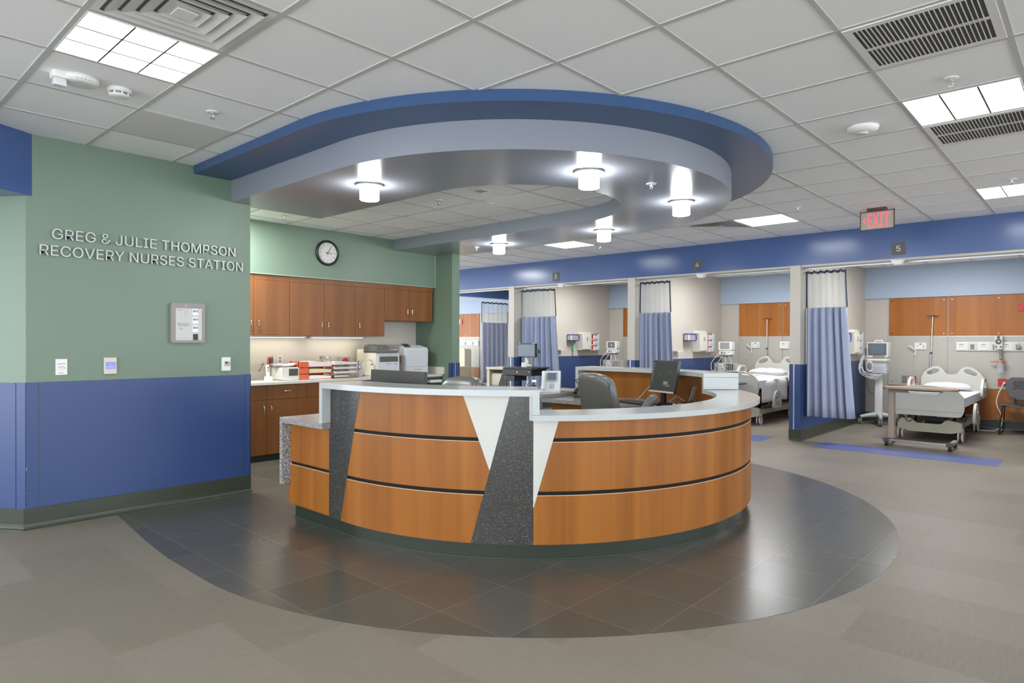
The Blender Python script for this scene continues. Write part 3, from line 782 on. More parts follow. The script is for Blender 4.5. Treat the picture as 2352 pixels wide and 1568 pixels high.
# granite ends
e = MB(); cslab(e, [(.740, -.80, -.20), (.780, -.80, -.20)], CO, 1.10); e.build('end_countertop', GRANITE, desk, bev=.003)
e = MB(); cslab(e, [(.27, -.80, -.762), (.740, -.80, -.762)], CO, 1.80); e.build('end_drop_panel', GRANITEC, desk, bev=.003)
e = MB(); cslab(e, [(.740, HF1-.04, UE+1.55), (.780, HF1-.04, UE+1.55)], CO, 1.0); e.build('end_countertop', GRANITE, desk, bev=.003)
e = MB(); cslab(e, [(.11, UE+1.51, UE+1.55), (.74, UE+1.51, UE+1.55)], CO, 1.1); e.build('end_drop_panel', GRANITE, desk)
ws = MB(); cslab(ws, [(.700, .86*UE, UE+.70), (.738, .86*UE, UE+.70)], RP-.142, 1.0); cslab(ws, [(.700, -.19, .86*UE), (.738, -.19, .86*UE)], RP-.142, 1.27); ws.build('work_surface', GRANITE, desk, bev=.003)
pd = MB().mat(WOODM).box(-4.55, 5.55, .0, -4.15, 6.15, .70).mat(WOODM).box(-4.545, 5.545, .45, -4.155, 5.55, .69)
pd.build('drawer_pedestal', WOODM, desk)
# ================================================================= lettered wall fittings
WX = -5.775
def onwall(y, z): return frame((WX, y, z), (0, 1, 0), (0, 0, 1))     # local x = +Y, y = up, z = +X (into the room)
t = thing('wall_lettering', 'raised metal letters spelling GREG & JULIE THOMPSON RECOVERY NURSES STATION', 'lettering', (0, 0, 0))
def letters(line, y0, y1, zb, cap):
    vs, fs, (x0, x1, a, b_) = text_geo(line)
    bm = bmesh.new()
    for p in vs: bm.verts.new(p)
    bm.verts.ensure_lookup_table()
    for f in fs:
        try: bm.faces.new([bm.verts[i] for i in f])
        except ValueError: pass
    bmesh.ops.remove_doubles(bm, verts=bm.verts, dist=1e-5)
    bm.verts.ensure_lookup_table(); seen = set()
    kx = (y1-y0)/(x1-x0); k = cap/cap_h()
    M = onwall(y0, zb)
    isl = []
    for v in bm.verts:
        if v in seen: continue
        st = [v]; seen.add(v); comp = []
        while st:
            q = st.pop(); comp.append(q)
            for e in q.link_edges:
                o = e.other_vert(q)
                if o not in seen: seen.add(o); st.append(o)
        isl.append(comp)
    isl.sort(key=lambda c: min(v.co.x for v in c))
    for comp in isl:
        ix = {v: i for i, v in enumerate(comp)}; mb = MB()
        fcs = {f for v in comp for f in v.link_faces}
        pv = [tuple(M @ Vector(((v.co.x-x0)*kx, v.co.y*k, .024 if v.co.z > 0 else .010))) for v in comp]
        mb.add(pv, [[ix[v] for v in f.verts] for f in fcs], False)
        mb.build('letter', BRUSHL, t)
    bm.free()
letters('GREG & JULIE THOMPSON', 1.252, 2.595, 2.105, .076)
letters('RECOVERY NURSES STATION', 1.178, 2.662, 1.981, .076)

t = thing('fluid_warmer_panel', 'grey framed touch panel showing 53, 50 and 23 on the green wall', 'wall panel', (WX, 2.195, 1.51))
MB().rbox(0, -.136, -.166, .035, .136, .166, .016, axis='x').build('housing', flat('panel_taupe', rgb(140, 132, 124), .35), t, bev=.006)
MB().box(.035, -.100, -.145, .038, .108, .122).build('face', flat('panel_face', rgb(190, 190, 184), .3), t)
for i, (z, s_) in enumerate(((.092, '53'), (.022, '50'), (-.048, '23'))):
    q = MB().box(.038, .034, z-.024, .0395, .076, z+.026).build('display', LEDW, t)
    d = MB().mat(flat('display_band', rgb(120, 126, 136), .4)).box(.0395, .036, z-.001, .040, .075, z+.018)
    d.mat(WHITE).text(s_, frame((.040, .049, z+.002), (0, 1, 0), (0, 0, 1)), cap=.013, depth=.0006); d.build('reading', None, q)
MB().box(.038, .036, -.143, .040, .076, -.092).build('dark_display', BLACK, t, label='black display square at the bottom')
L = MB().mat(INKN); L.text('MED TOUCH', frame((.038, -.088, -.010), (0, 1, 0), (0, 0, 1)), width=.096, cap=.009, depth=.0006)
L.box(.038, -.088, -.017, .0385, 0.004, -.015).box(.038, -.082, -.026, .0384, .0, -.023)
L.mat(INK).box(.038, -.094, .110, .0384, -.050, .112).box(.038, -.090, .100, .0384, -.052, .102).box(.038, -.080, -.045, .0384, -.045, -.043).box(.038, -.07, -.055, .0384, -.05, -.052).box(.038, -.096, -.130, .0384, .01, -.1285)
for r_ in range(5):
    for c_ in range(3): L.box(.038, -.034+c_*.011, .108-r_*.013, .0384, -.027+c_*.011, .110-r_*.013)
L.cyl((.038, -.056, .074), (.0388, -.056, .074), .003, n=10); L.build('lettering', None, t)
MB().cyl((.035, -.02, .142), (.037, -.02, .142), .004, n=12).build('camera_eye', ALU, t)

t = thing('instruction_plate', 'white plate with small printed diagram, leftmost on the green wall', 'wall plate', (WX, 1.313, 1.165))
MB().box(0, -.037, -.059, .006, .037, .059).build('plate', WHITE, t, bev=.002)
L = MB().box(.006, -.026, .022, .0066, .026, .025).box(.006, -.016, -.045, .0066, .012, -.042)
L.tube([(.0064, -.02, -.008), (.0064, -.012, .004), (.0064, -.002, -.004), (.0064, .008, .004), (.0064, .018, -.006), (.0064, .02, -.014)], .0012, 4, spline=3).tube([(.0064, -.010, -.020), (.0064, 0, -.014), (.0064, .010, -.020)], .0009, 4)
L.build('printing', INK, t)
t = thing('lighting_touchscreen', 'beige control with a glowing blue screen on the green wall', 'light control', (WX, 1.628, 1.166))
MB().box(0, -.043, -.064, .020, .043, .064).build('housing', flat('control_beige', rgb(206, 202, 178), .4), t, bev=.003)
q = MB().box(.020, -.034, -.024, .0215, .034, .030).build('screen', LEDB, t)
L = MB().mat(WHITE).text('nLIGHT', frame((.0215, -.028, -.014), (0, 1, 0), (0, 0, 1)), width=.056, cap=.013, depth=.0006)
L.tube([(.0218, -.008, .008), (.0218, .002, .014), (.0218, .010, .010)], .001, 4, spline=3); L.build('logo', None, q)
t = thing('thermostat', 'white thermostat on the green wall above the blue panel', 'thermostat', (WX, 2.517, 1.158))
MB().box(0, -.038, -.060, .026, .038, .060).build('housing', WHITE, t, bev=.004)
MB().mat(PANELB).box(.026, -.018, -.018, .027, .033, .024).mat(BLACK).box(.027, -.013, .004, .0278, .010, .020).mat(MGREY).box(.027, .018, .010, .0278, .026, .018).box(.027, .018, -.006, .0278, .026, .002).box(.027, .004, -.014, .0278, .011, -.008).build('display_and_keys', None, t)

# ================================================================= alcove cabinets
CFX = -7.06
def handle(mb_parent, p, vert=True, L=.10):
    h = MB(); x, y, z = p
    if vert: h.tube([(x, y, z-L/2), (x+.018, y, z-L/2+.004), (x+.026, y, z-L/2+.018), (x+.026, y, z+L/2-.018), (x+.018, y, z+L/2-.004), (x, y, z+L/2)], .0048, 8)
    else: h.tube([(x, y-L/2, z), (x+.018, y-L/2+.004, z), (x+.026, y-L/2+.018, z), (x+.026, y+L/2-.018, z), (x+.018, y+L/2-.004, z), (x, y+L/2, z)], .0048, 8)
    return h.build('handle', CHROME, mb_parent)
ux = -7.215
def upper(y0, y1, z0, seams, handles, label):
    t = thing('upper_cabinet', label, 'cabinet', (-7.64, y0, z0), 0, 'wall cabinets over the alcove counter')
    D = ux+7.64; Hh = 2.124-z0
    MB().box(0, .001, 0, D-.02, y1-y0-.001, Hh-.001).build('body', WOODC, t, bev=.001)
    for i, (a, b_) in enumerate(seams):
        d = MB().box(D-.019, a-y0+.002, .003, D, b_-y0-.002, Hh-.065).build('door', WOODC, t, bev=.0015)
        hy = handles[i]
        if hy is not None: handle(d, (D, hy-y0, .125 if Hh > .6 else .12))
    MB().box(D-.019, .001, Hh-.063, D-.001, y1-y0-.001, Hh-.002).build('top_rail', WOODC, t)
    return t
upper(2.56, 3.463, 1.422, [(2.56, 3.01), (3.01, 3.463)], [2.96, 3.425], 'tall wall cabinet at the far left, half hidden by the green wall edge')
upper(3.463, 4.356, 1.422, [(3.463, 3.901), (3.901, 4.356)], [3.515, 4.315], 'tall wall cabinet second from the left, just left of the clock')
upper(4.356, 5.26, 1.422, [(4.356, 4.806), (4.806, 5.26)], [4.405, 4.855], 'tall wall cabinet below the clock, right of centre')
upper(5.26, 6.10, 1.636, [(5.26, 5.67), (5.67, 6.092)], [5.63, 5.71], 'short wall cabinet above the two printers')
# under-cabinet lights
for y in (3.5, 4.35):
    t = thing('undercabinet_light', 'slim lit fixture under the tall wall cabinets, %s' % ('left' if y < 4 else 'right'), 'light', (-7.50, y, 1.422))
    MB().box(-.05, 0, -.022, .05, .75, 0).build('housing', WHITE, t); MB().box(-.04, .02, -.024, .04, .73, -.022).build('lens', LAMPU, t)
def base(y0, y1, doors, drawers, label, toe=True):
    t = thing('base_cabinet', label, 'cabinet', (-7.637, y0, 0), 0, 'base cabinets under the alcove counter')
    D = CFX+7.64
    MB().box(0, .001, .075, D-.02, y1-y0-.001, .858).build('body', WOODC, t)
    MB().box(0, 0, 0, D-.06, y1-y0, .075).build('toe_base', TOEK, t)
    for a, b_, hy in doors:
        d = MB().box(D-.019, a-y0+.0015, .077, D, b_-y0-.0015, .692).build('door', WOODC, t, bev=.0012)
        if hy: handle(d, (D, hy-y0, .575))
    for a, b_ in drawers:
        d = MB().box(D-.019, a-y0+.0015, .696, D, b_-y0-.0015, .856).build('drawer', WOODC, t, bev=.0012)
        handle(d, (D, (a+b_)/2-y0, .785), False, .09)
    return t
base(2.55, 3.04, [(2.55, 3.04, 2.6)], [(2.55, 3.04)], 'base cabinet hidden furthest left behind the green wall edge')
base(3.04, 4.036, [(3.04, 3.538, 3.50), (3.538, 4.036, 3.585)], [(3.04, 3.538), (3.538, 4.036)], 'base cabinet with two doors left of the desk')
base(4.036, 5.03, [(4.036, 4.53, 4.49), (4.53, 5.03, 4.57)], [(4.036, 4.53), (4.53, 5.03)], 'base cabinet half hidden behind the raised counter')
base(5.03, 5.52, [(5.03, 5.52, 5.09)], [(5.03, 5.52)], 'base cabinet below the small printer, behind the desk')
t = thing('alcove_countertop', 'long pale solid surface counter running along the alcove', 'countertop', (0, 0, 0))
MB().box(-7.64, 2.50, .862, -7.03, 6.128, .895).build('top', CTR, t, bev=.003)
tag(MB().box(-7.64, 2.50, .8955, -7.62, 6.127, .995).build('backsplash', CTR, bev=.002), 'low pale splash strip along the alcove back wall', 'backsplash')
tag(MB().box(-7.619, 6.108, .8955, -6.99, 6.127, .995).build('backsplash', CTR, bev=.002), 'low pale splash strip on the dark green end wall', 'backsplash')
t = thing('undershelf_unit', 'dark shelf and white tray below the end of the alcove counter', 'shelf', (-7.3, 6.0, .80))
MB().box(-.34, -.45, .03, .26, .12, .061).build('tray', DGREY, t, bev=.003)
MB().box(0.05, -.1, -.02, .29, .1, .02).build('paper_tray', WHITE, t, bev=.004)

t = thing('wall_clock', 'round black-rimmed clock on the green soffit over the cabinets', 'clock', (-7.2, 4.385, 2.447))
K = Matrix(((0, 0, 1, 0), (1, 0, 0, 0), (0, 1, 0, 0), (0, 0, 0, 1)))
r_ = MB(); r_.T = K; r_.lathe([(.125, .012), (.134, .032), (.150, .034), (.158, .020), (.158, 0), (0, 0)], n=48); r_.build('rim', BLACK, t)
f_ = MB(); f_.T = K; f_.lathe([(.128, .012), (.128, .016), (0, .016)], n=48, smooth=False); f_.build('face', flat('clock_face', rgb(214, 210, 206), .5), t)
n_ = MB(); n_.T = K
for h in range(1, 13):
    a = PI/2-2*PI*h/12; n_.text(str(h), Matrix.Translation((.104*math.cos(a), .104*math.sin(a)-.010, .0162)), cap=.020, depth=.0006, align='C')
n_.build('numerals', BLACK, t)
def hand(L, w_, ang, tail):
    h = MB(); h.T = K @ Matrix.Rotation(-math.radians(ang), 4, 'Z'); h.prism([(-w_, -tail), (w_, -tail), (w_*.5, L), (-w_*.5, L)], .0015, Matrix.Translation((0, 0, .018 if L > .07 else .020))); return h
hand(.092, .0035, 30, .022).build('minute_hand', BLACK, t); hand(.062, .0045, 95, .03).build('hour_hand', BLACK, t)
hand(.055, .0008, 181, .02).build('second_hand', MGREY, t)

# ---- things on the alcove counter
CT = .895
def outlet(loc, w_, h, m, label, face='X', name='power_outlet', toggles=2):
    t = thing(name, label, 'outlet', loc)
    M = K if face == 'X' else Matrix(((1, 0, 0, 0), (0, 0, -1, 0), (0, 1, 0, 0), (0, 0, 0, 1)))
    b_ = MB(); b_.T = M; b_.box(-w_/2, -h/2, 0, w_/2, h/2, .006); b_.build('plate', m, t, bev=.0015)
    s_ = MB(); s_.T = M
    for k in range(toggles):
        yy = (k-(toggles-1)/2)*.038; s_.box(-.016, yy-.014, .006, .016, yy+.014, .0075)
    s_.build('socket', m if m is RED else MGREY, t); return t
outlet((-7.64, 3.875, 1.105), .072, .117, flat('red_orange_plate', rgb(222, 84, 70), .4), 'red power outlet with a plug on the alcove wall')
t = thing('power_adapter', 'dark plug adapter pushed into the red alcove outlet', 'adapter', (-7.632, 3.877, 1.115))
MB().box(0, -.018, -.02, .035, .018, .035).build('body', DGREY, t, bev=.004); MB().tube([(.03, 0, -.015), (.05, .004, -.05), (.045, .012, -.06)], .006, 8).build('plug', DGREY, t)
MB().tube([(.02, -.004, .035), (.03, .002, .06), (.02, .01, .075), (.012, .016, .03)], .0016, 6, spline=4).build('cord', MGREY, t)
outlet((-7.64, 4.00, 1.127), .074, .11, OFFW, 'white power outlet on the alcove wall right of the red one')

t = thing('handset_dock', 'white cordless handset standing in its charger on the counter', 'telephone', (-7.20, 3.63, CT))
MB().rbox(-.035, -.038, 0, .04, .038, .055, .012).build('charger', WHITE, t, bev=.006)
h_ = MB(); h_.T = Matrix.Rotation(math.radians(-8), 4, 'Y'); h_.rbox(-.012, -.020, .03, .012, .020, .19, .010); h_.build('handset', WHITE, t, bev=.005)
k_b = MB(); k_b.T = Matrix.Rotation(math.radians(-8), 4, 'Y')
k_b.box(.012, -.009, .15, .0135, .009, .165)
for i in range(3): k_b.box(.012, -.008, .135-i*.014, .0135, .008, .142-i*.014)
k_b.build('keypad', DGREY, t)
MB().tube([(-.02, .04, .006), (-.05, .07, .03), (-.20, .10, .10), (-.38, .19, .16)], .002, 6, spline=5).build('cord', MGREY, t)

t = thing('scanner_base', 'boxy white desktop unit with a dark window, beside the paper trays', 'device', (-7.22, 3.868, CT))
MB().rbox(-.17, -.10, .004, .08, .115, .155, .018, axis='x').build('body', OFFW, t, bev=.006)
MB().box(.080, -.028, .045, .083, .108, .148).build('bezel', OFFW, t, bev=.003); MB().box(.083, -.018, .055, .0845, .098, .138).build('window', flat('smoked_window', rgb(76, 74, 66), .2), t)
MB().box(-.15, -.085, .0, .06, .10, .004).build('feet', MGREY, t)
t = thing('paper_pile', 'loose printed papers lying over the white desktop unit', 'papers', (-7.30, 3.875, CT+.160))
for i in range(7):
    p_ = MB(); a = random.uniform(-.25, .25); z0 = .003*i
    p_.T = Matrix.Translation((random.uniform(-.02, .02), random.uniform(-.02, .02), z0)) @ Matrix.Rotation(a, 4, 'Z')
    p_.grid(lambda u, v: (-.11+.20*u, -.12+.22*v, .012*math.sin(u*3)+.012*(v-.5)**2*4), 6, 6); p_.build('sheet', PAPER, t, solid=.0012)
t = thing('coiled_cable', 'grey cable drooping behind the white desktop unit', 'cable', (-7.44, 3.70, CT+.15))
MB().tube([(-.30, .09, .06), (-.18, .06, .03), (-.05, .02, .045), (.03, -.05, .0), (.03, -.08, -.05)], .004, 6, spline=5).build('cord', DGREY, t)

# stacking trays: orange pair on the left, dark wire pair on the right, each with papers
def paper_in(t, x0, x1, y0, y1, z, h, m, name='paper_stack'):
    b_ = MB(); n = 9
    def top(u, v): return (x0+(x1-x0)*u, y0+(y1-y0)*v, z+h*(.75+.25*math.sin(2.2*v+1.1+z*9)))
    vs = [(x0+(x1-x0)*u/1, y0+(y1-y0)*j/n, z) for j in range(n+1) for u in (0, 1)]
    ts = [top(u, j/n) for j in range(n+1) for u in (0, 1)]
    o = len(vs); V = vs+ts; F = []
    for j in range(n):
        a = 2*j; F += [(a, a+2, a+3, a+1), (o+a, o+a+1, o+a+3, o+a+2), (a, o+a, o+a+2, a+2), (a+1, a+3, o+a+3, o+a+1)]
    F += [(0, 1, o+1, o), (2*n, o+2*n, o+2*n+1, 2*n+1)]
    b_.add(V, F, False); return b_.build(name, m, t)
TX = -7.20
g_ = 'stacked letter trays on the alcove counter'
for i in range(3):
    t = thing('letter_tray', ['orange letter tray at the bottom of its stack, with white papers', 'orange letter tray in the middle of its stack, with yellow papers', 'orange letter tray on top of its stack, heaped with white papers'][i], 'tray', (TX, 4.20, CT+.075*i), 0, g_)
    f_ = MB().box(-.17, -.21, 0, .08, .215, .006).box(-.17, -.215, 0, .08, -.205, .065).box(-.17, -.215, .0, -.16, .215, .065).box(.03, .208, 0, .05, .215, .072).box(-.15, .208, 0, -.13, .215, .072).box(.03, -.215, 0, .05, -.205, .072).box(-.15, -.215, 0, -.13, -.205, .072)
    f_.build('frame', ORANGE, t)
    MB().box(.078, -.215, 0, .082, -.11, .068).build('front_corner', ORANGE, t)
    paper_in(t, -.16, .075, -.10, .20, .007, (.045, .050, .062)[i], (PAPER, PAPERY, PAPER)[i])
for i in range(4):
    t = thing('letter_tray', ['dark wire letter tray at the bottom of its stack', 'dark wire letter tray second from the bottom', 'dark wire letter tray third from the bottom', 'dark wire letter tray on top of its stack, curled papers over the edge'][i], 'tray', (TX, 4.61, CT+.055*i), 0, g_)
    f_ = MB()
    for x in (-.16, .08): f_.tube([(x, -.17, .004), (x, .17, .004), (x, .185, .045)], .003, 6)
    for y in (-.17, -.06, .06, .17): f_.tube([(-.16, y, .004), (.08, y, .004)], .002, 6)
    f_.tube([(.08, .17, .004), (.10, .155, .03), (.085, .185, .055)], .003, 6); f_.build('wire_frame', DGREY, t)
    paper_in(t, -.155, .075, -.165, .165, .006, (.022, .034, .030, .036)[i], (PAPERB, PAPER, PAPER, PAPER)[i])
    paper_in(t, -.155, .078, -.16, .05, .030 if i else .022, .014, (PAPER, PAPERB, PAPERB, PAPER)[i], 'folder')
t = thing('card_box', 'small grey and white box standing on the top tray', 'box', (-7.36, 4.46, CT+.23))
MB().box(-.05, -.05, 0, .05, .055, .045).build('body', flat('box_grey', rgb(160, 150, 146), .6), t, bev=.002); MB().prism([(-.025, .042), (.025, .042), (0, .010)], .002, frame((.0502, 0, 0), (0, 1, 0), (0, 0, 1))).build('label', PAPER, t)
t = thing('sharps_container', 'grey tray-shaped bin with red disc behind the wire trays', 'container', (-7.47, 4.79, CT))
MB().prism([(-.075, 0), (.075, 0), (.085, .26), (-.065, .26)], .10, frame((-.05, 0, 0), (0, 1, 0), (0, 0, 1))).build('body', flat('bin_grey', rgb(168, 160, 156), .4), t, bev=.006)
MB().cyl((.05, .0, .20), (.056, .0, .20), .045, n=24).build('disc', RED, t, label='round red disc'); MB().cyl((.05, .0, .12), (.056, .0, .12), .04, n=24).build('disc', RED, t)
t = thing('note_holder', 'clear acrylic holder with a small dark card beside the copier', 'holder', (-7.22, 4.87, CT))
MB().box(-.02, -.05, 0, .05, .05, .003).build('foot', CLEAR, t); MB().box(-.003, -.045, 0, .001, .045, .17).build('sheet', CLEAR, t); q = MB().box(.001, -.02, .10, .003, .02, .165).build('card', DGREY, t); MB().box(.003, -.013, .112, .004, .013, .155).build('insert', PAPER, q)
t = thing('cable_loop', 'thin dark cable looped beside the wire trays', 'cable', (-7.36, 4.86, CT))
MB().tube([(.0, -.04, .01), (.03, -.02, .10), (.0, .03, .20), (-.05, .06, .235), (-.12, .07, .21), (-.16, .08, .12)], .002, 6, spline=6).build('cord', DGREY, t)
t = thing('oxygen_tubing', 'coil of clear tubing leaning against the copier', 'tubing', (-7.14, 4.97, CT))
c_ = MB()
for k in range(3): c_.tube([(0+.006*k, -.02+.085*math.cos(a/12*2*PI), .115+(.105+.004*k)*math.sin(a/12*2*PI)) for a in range(12)], .004, 6, closed=True, spline=3)
c_.build('coil', CLEAR, t); MB().cyl((.0, .03, .16), (.012, .03, .16), .012, n=12).build('connector', MGREY, t)

# multifunction printer
t = thing('multifunction_printer', 'beige and grey copier with a dark document feeder on the counter', 'printer', (-7.30, 5.23, CT))
MB().rbox(-.26, -.17, .01, .175, .185, .355, .03, axis='y').build('rear_body', PRNB, t, bev=.012)
b_ = MB().mat(PRN).box(.175, -.16, .01, .200, .19, .295).box(.12, -.16, .285, .215, .19, .300)
b_.build('front_panel', PRN, t, bev=.004)
MB().box(.198, -.13, .19, .2015, .165, .262).build('output_slot', flat('slot_dark', rgb(86, 86, 74), .5), t)
MB().box(.20, -.135, .02, .204, .17, .178).build('drawer_front', PRN, t, bev=.003)
MB().box(.204, -.03, .166, .209, .045, .174).build('latch', MGREY, t); MB().box(.204, .12, .158, .206, .135, .172).build('key', DGREY, t)
f_ = MB(); f_.prism([(-.17, 0), (.16, 0), (.17, .012), (.165, .040), (.02, .048), (.005, .100), (-.012, .112), (-.15, .112), (-.172, .100), (-.178, .03)], .30, frame((-.10, 0, .305), (0, 1, 0), (0, 0, 1)))
f_.build('document_feeder', flat('feeder_grey', rgb(92, 94, 90), .4), t, bev=.006)
MB().box(.2, -.13, .335, .2025, .13, .342).box(.2, -.135, .368, .2025, -.085, .376).build('feeder_trim', MGREY, t)
# big laser printer
t = thing('laser_printer', 'tall white laser printer on the alcove counter, rightmost', 'printer', (-7.33, 5.757, CT))
p_ = MB(); p_.prism([(-.22, .01), (.18, .01), (.185, .33), (.165, .375), (-.02, .405), (-.22, .385)], .40, frame((0, .204, 0), (1, 0, 0), (0, 0, 1))); p_.build('body', PRN, t, bev=.012)
MB().box(-.18, -.207, .02, .12, -.2035, .37).build('side_panel', flat('printer_side', rgb(196, 188, 178), .45), t, bev=.002)
MB().box(.04, -.2095, .16, .10, -.207, .26).build('side_vent', MGREY, t)
MB().box(.181, -.188, .115, .190, .190, .345).build('front_door', PRN, t, bev=.006); q = MB().box(.181, -.188, .015, .191, .190, .108).build('paper_drawer', PRN, t, bev=.005)
MB().box(.191, -.05, .062, .193, .08, .084).build('grip', flat('grip_grey', rgb(176, 180, 184), .4), q)
MB().cyl((.190, .165, .145), (.193, .165, .145), .006, n=10).build('button', BLACK, t)
MB().prism([(-.20, 0), (.05, -.004), (.15, -.028), (.14, -.034), (.04, -.012), (-.2, -.008)], .34, frame((.0, .165, .412), (1, 0, 0), (0, 0, 1))).build('top_flap', WHITE, t)
c_ = MB().mat(DGREY); c_.T = Matrix.Translation((.10, -.13, .40)) @ Matrix.Rotation(.45, 4, 'Y'); c_.box(-.04, -.05, 0, .05, .05, .012); c_.mat(SCREEN).box(-.03, -.04, .012, .03, .04, .0135); c_.build('control_panel', None, t, bev=.002)
# ================================================================= bays: curtains
def curtain(loc, rz, wtop, wbot, ztop, zmesh, zbot, folds, label, seed=1, shear=0.0, side_bulge=.02):
    """hangs along local +x; blue cloth below, open net above with a dark border"""
    t = thing('privacy_curtain', label, 'curtain', loc, rz, 'blue hospital curtains with net tops')
    rnd = random.Random(seed); ph = [rnd.uniform(0, 6.28) for _ in range(4)]; amp = .058
    def pt(u, z):
        k = max(0.0, (ztop-z)/(ztop-zbot))
        w_ = wtop+(wbot-wtop)*k**1.3
        ph_ = 2*PI*folds*u
        a = amp*(.5+.5*k)
        y = a*(math.sin(ph_+ph[0])+.45*math.sin(ph_*1.9+ph[1]+k)+.25*math.sin(ph_*.47+ph[2]))
        x = u*w_+a*.35*math.sin(2*ph_+ph[3])*(1-abs(2*u-1))+shear*k*k
        return (x, y, z)
    n = folds*14
    c_ = MB(); c_.grid(lambda u, v: pt(u, zbot+(zmesh-zbot)*v), n, 10); c_.build('cloth', CURT, t, solid=.003)
    c_ = MB(); c_.grid(lambda u, v: pt(u, zmesh+(ztop-.03-zmesh)*v), n, 4); c_.build('net_panel', NET, t)
    b_ = MB(); b_.grid(lambda u, v: tuple(Vector(pt(u, ztop-.032+.034*v))+Vector((0, 0, .008*math.sin(u*37)))), n, 1)
    for u0 in (0, 1): b_.grid(lambda u, v, u0=u0: tuple(Vector(pt(u0, zmesh+(ztop-zmesh)*v))+Vector(((u-.5)*.022, -.003, 0))), 1, 4)
    b_.build('border_trim', TRIMC, t, solid=.004)
    h = MB()
    for i in range(14):
        p = Vector(pt((i+.5)/14, ztop)); h.tube([p+Vector((0, 0, -.01)), p+Vector((0, 0, .028))], .0022, 5)
    h.build('hooks', ALU, t)
    return t
curtain((-3.135, 9.42, 0), 0, .50, .62, 2.345, 1.84, .335, 6, 'blue privacy curtain with net top at the partition of the rightmost bay', 3, shear=.0)
curtain((-5.79, 9.42, 0), 0, .53, .64, 2.345, 1.84, .335, 6, 'blue privacy curtain with net top in the middle bay', 5)
curtain((-8.50, 9.42, 0), 0, .80, .93, 2.345, 1.83, .335, 7, 'blue privacy curtain with net top directly behind the computer cart', 8)
curtain((-11.70, 11.48, 0), PI/2, .96, .96, 2.345, 1.83, .31, 6, 'paler blue curtain hung lengthwise in the farthest bay at the left', 11)

# ---- glove, sharps and glove-box boards on the partition sides (local: x = along +Y, z up, faces +X)
def wall_station(f, label_bits):
    t = thing('glove_and_gown_dispenser', 'silver box dispenser with navy bands in %s' % label_bits, 'dispenser', (f, 10.99, 1.44))
    b_ = MB(); b_.mat(ALU).rbox(0, -.14, -.05, .13, .14, .055, .04, axis='z'); b_.build('body', ALU, t, bev=.004)
    MB().mat(flat('navy', rgb(52, 56, 120), .4) if 'navy' not in MATS else MATS['navy']).rbox(0, -.145, .052, .135, .145, .070, .04).rbox(0, -.145, -.070, .135, .145, -.052, .04).build('band', MATS['navy'], t)
    MB().box(.0, .10, -.05, .137, .146, .05).build('label_strip', PURPLE, t)
    t = thing('sharps_cabinet', 'off-white lockable sharps cabinet on the side wall of %s' % label_bits, 'cabinet', (f, 11.375, 1.35))
    MB().rbox(0, -.16, -.175, .15, .16, .165, .02, axis='y').build('body', OFFW, t, bev=.008)
    MB().prism([(-.17, .165), (.17, .165), (.10, .215), (-.15, .215)], .14, frame((0.002, 0, 0), (0, 1, 0), (0, 0, 1))).build('hood', OFFW, t, bev=.004)
    q = MB().box(.15, -.12, -.155, .158, .12, .155).build('door', OFFW, t, bev=.004); MB().box(.158, -.015, .02, .160, .02, .10).build('window', MGREY, q); MB().cyl((.158, .085, .05), (.162, .085, .05), .01, n=10).build('lock', DGREY, q)
    t = thing('glove_box_rack', 'clear wall rack of glove boxes in %s' % label_bits, 'rack', (f, 11.745, 1.35))
    MB().box(0, -.16, -.19, .008, .16, .19).build('backplate', WHITE, t)
    for i in range(3):
        z = -.18+.122*i
        q = MB().box(.008, -.15, z, .10, .15, z+.115).build('glove_box', PAPER, t, bev=.002)
        L = MB().mat(RED).box(.10, -.14, z+.01, .101, -.08, z+.105).mat(DGREY).box(.10, -.075, z+.085, .101, .08, z+.105).mat(TEAL).box(.10, .09, z+.01, .101, .14, z+.05)
        L.mat(MGREY).cyl((.10, .03, z+.045), (.1012, .03, z+.045), .034, n=16).mat(WHITE).cyl((.1012, .03, z+.045), (.1018, .03, z+.045), .026, n=16); L.build('print', None, q)
    fr_ = MB()
    for z in (-.19, .185): fr_.tube([(.0, -.16, z), (.106, -.16, z), (.106, .16, z), (.0, .16, z)], .004, 6)
    for y in (-.16, .16): fr_.tube([(.106, y, -.19), (.106, y, .185)], .004, 6)
    fr_.build('wire_frame', CHROME, t)
wall_station(-3.139, 'the rightmost bay'); wall_station(-5.794, 'the middle bay'); wall_station(-8.504, 'the bay behind the computer cart')
for f, lb in ((-5.794, 'middle bay'), (-8.504, 'bay behind the computer cart')):
    t = thing('wall_shelf', 'narrow pale ledge on the side wall near the curtain, %s' % lb, 'shelf', (f, 10.58, 1.19)); MB().box(0, -.09, -.012, .09, .09, .012).build('ledge', OFFW, t, bev=.003)
t = thing('hanging_hose', 'pale green tubing hanging under the dispenser in the bay behind the computer cart', 'tubing', (-8.45, 11.02, 1.37))
MB().tube([(0, .05, -.01), (.01, .03, -.06), (.0, .01, -.14), (.01, .02, -.22)], [.028, .018, .022, .026], 8, spline=4).build('hose', GREENP, t)

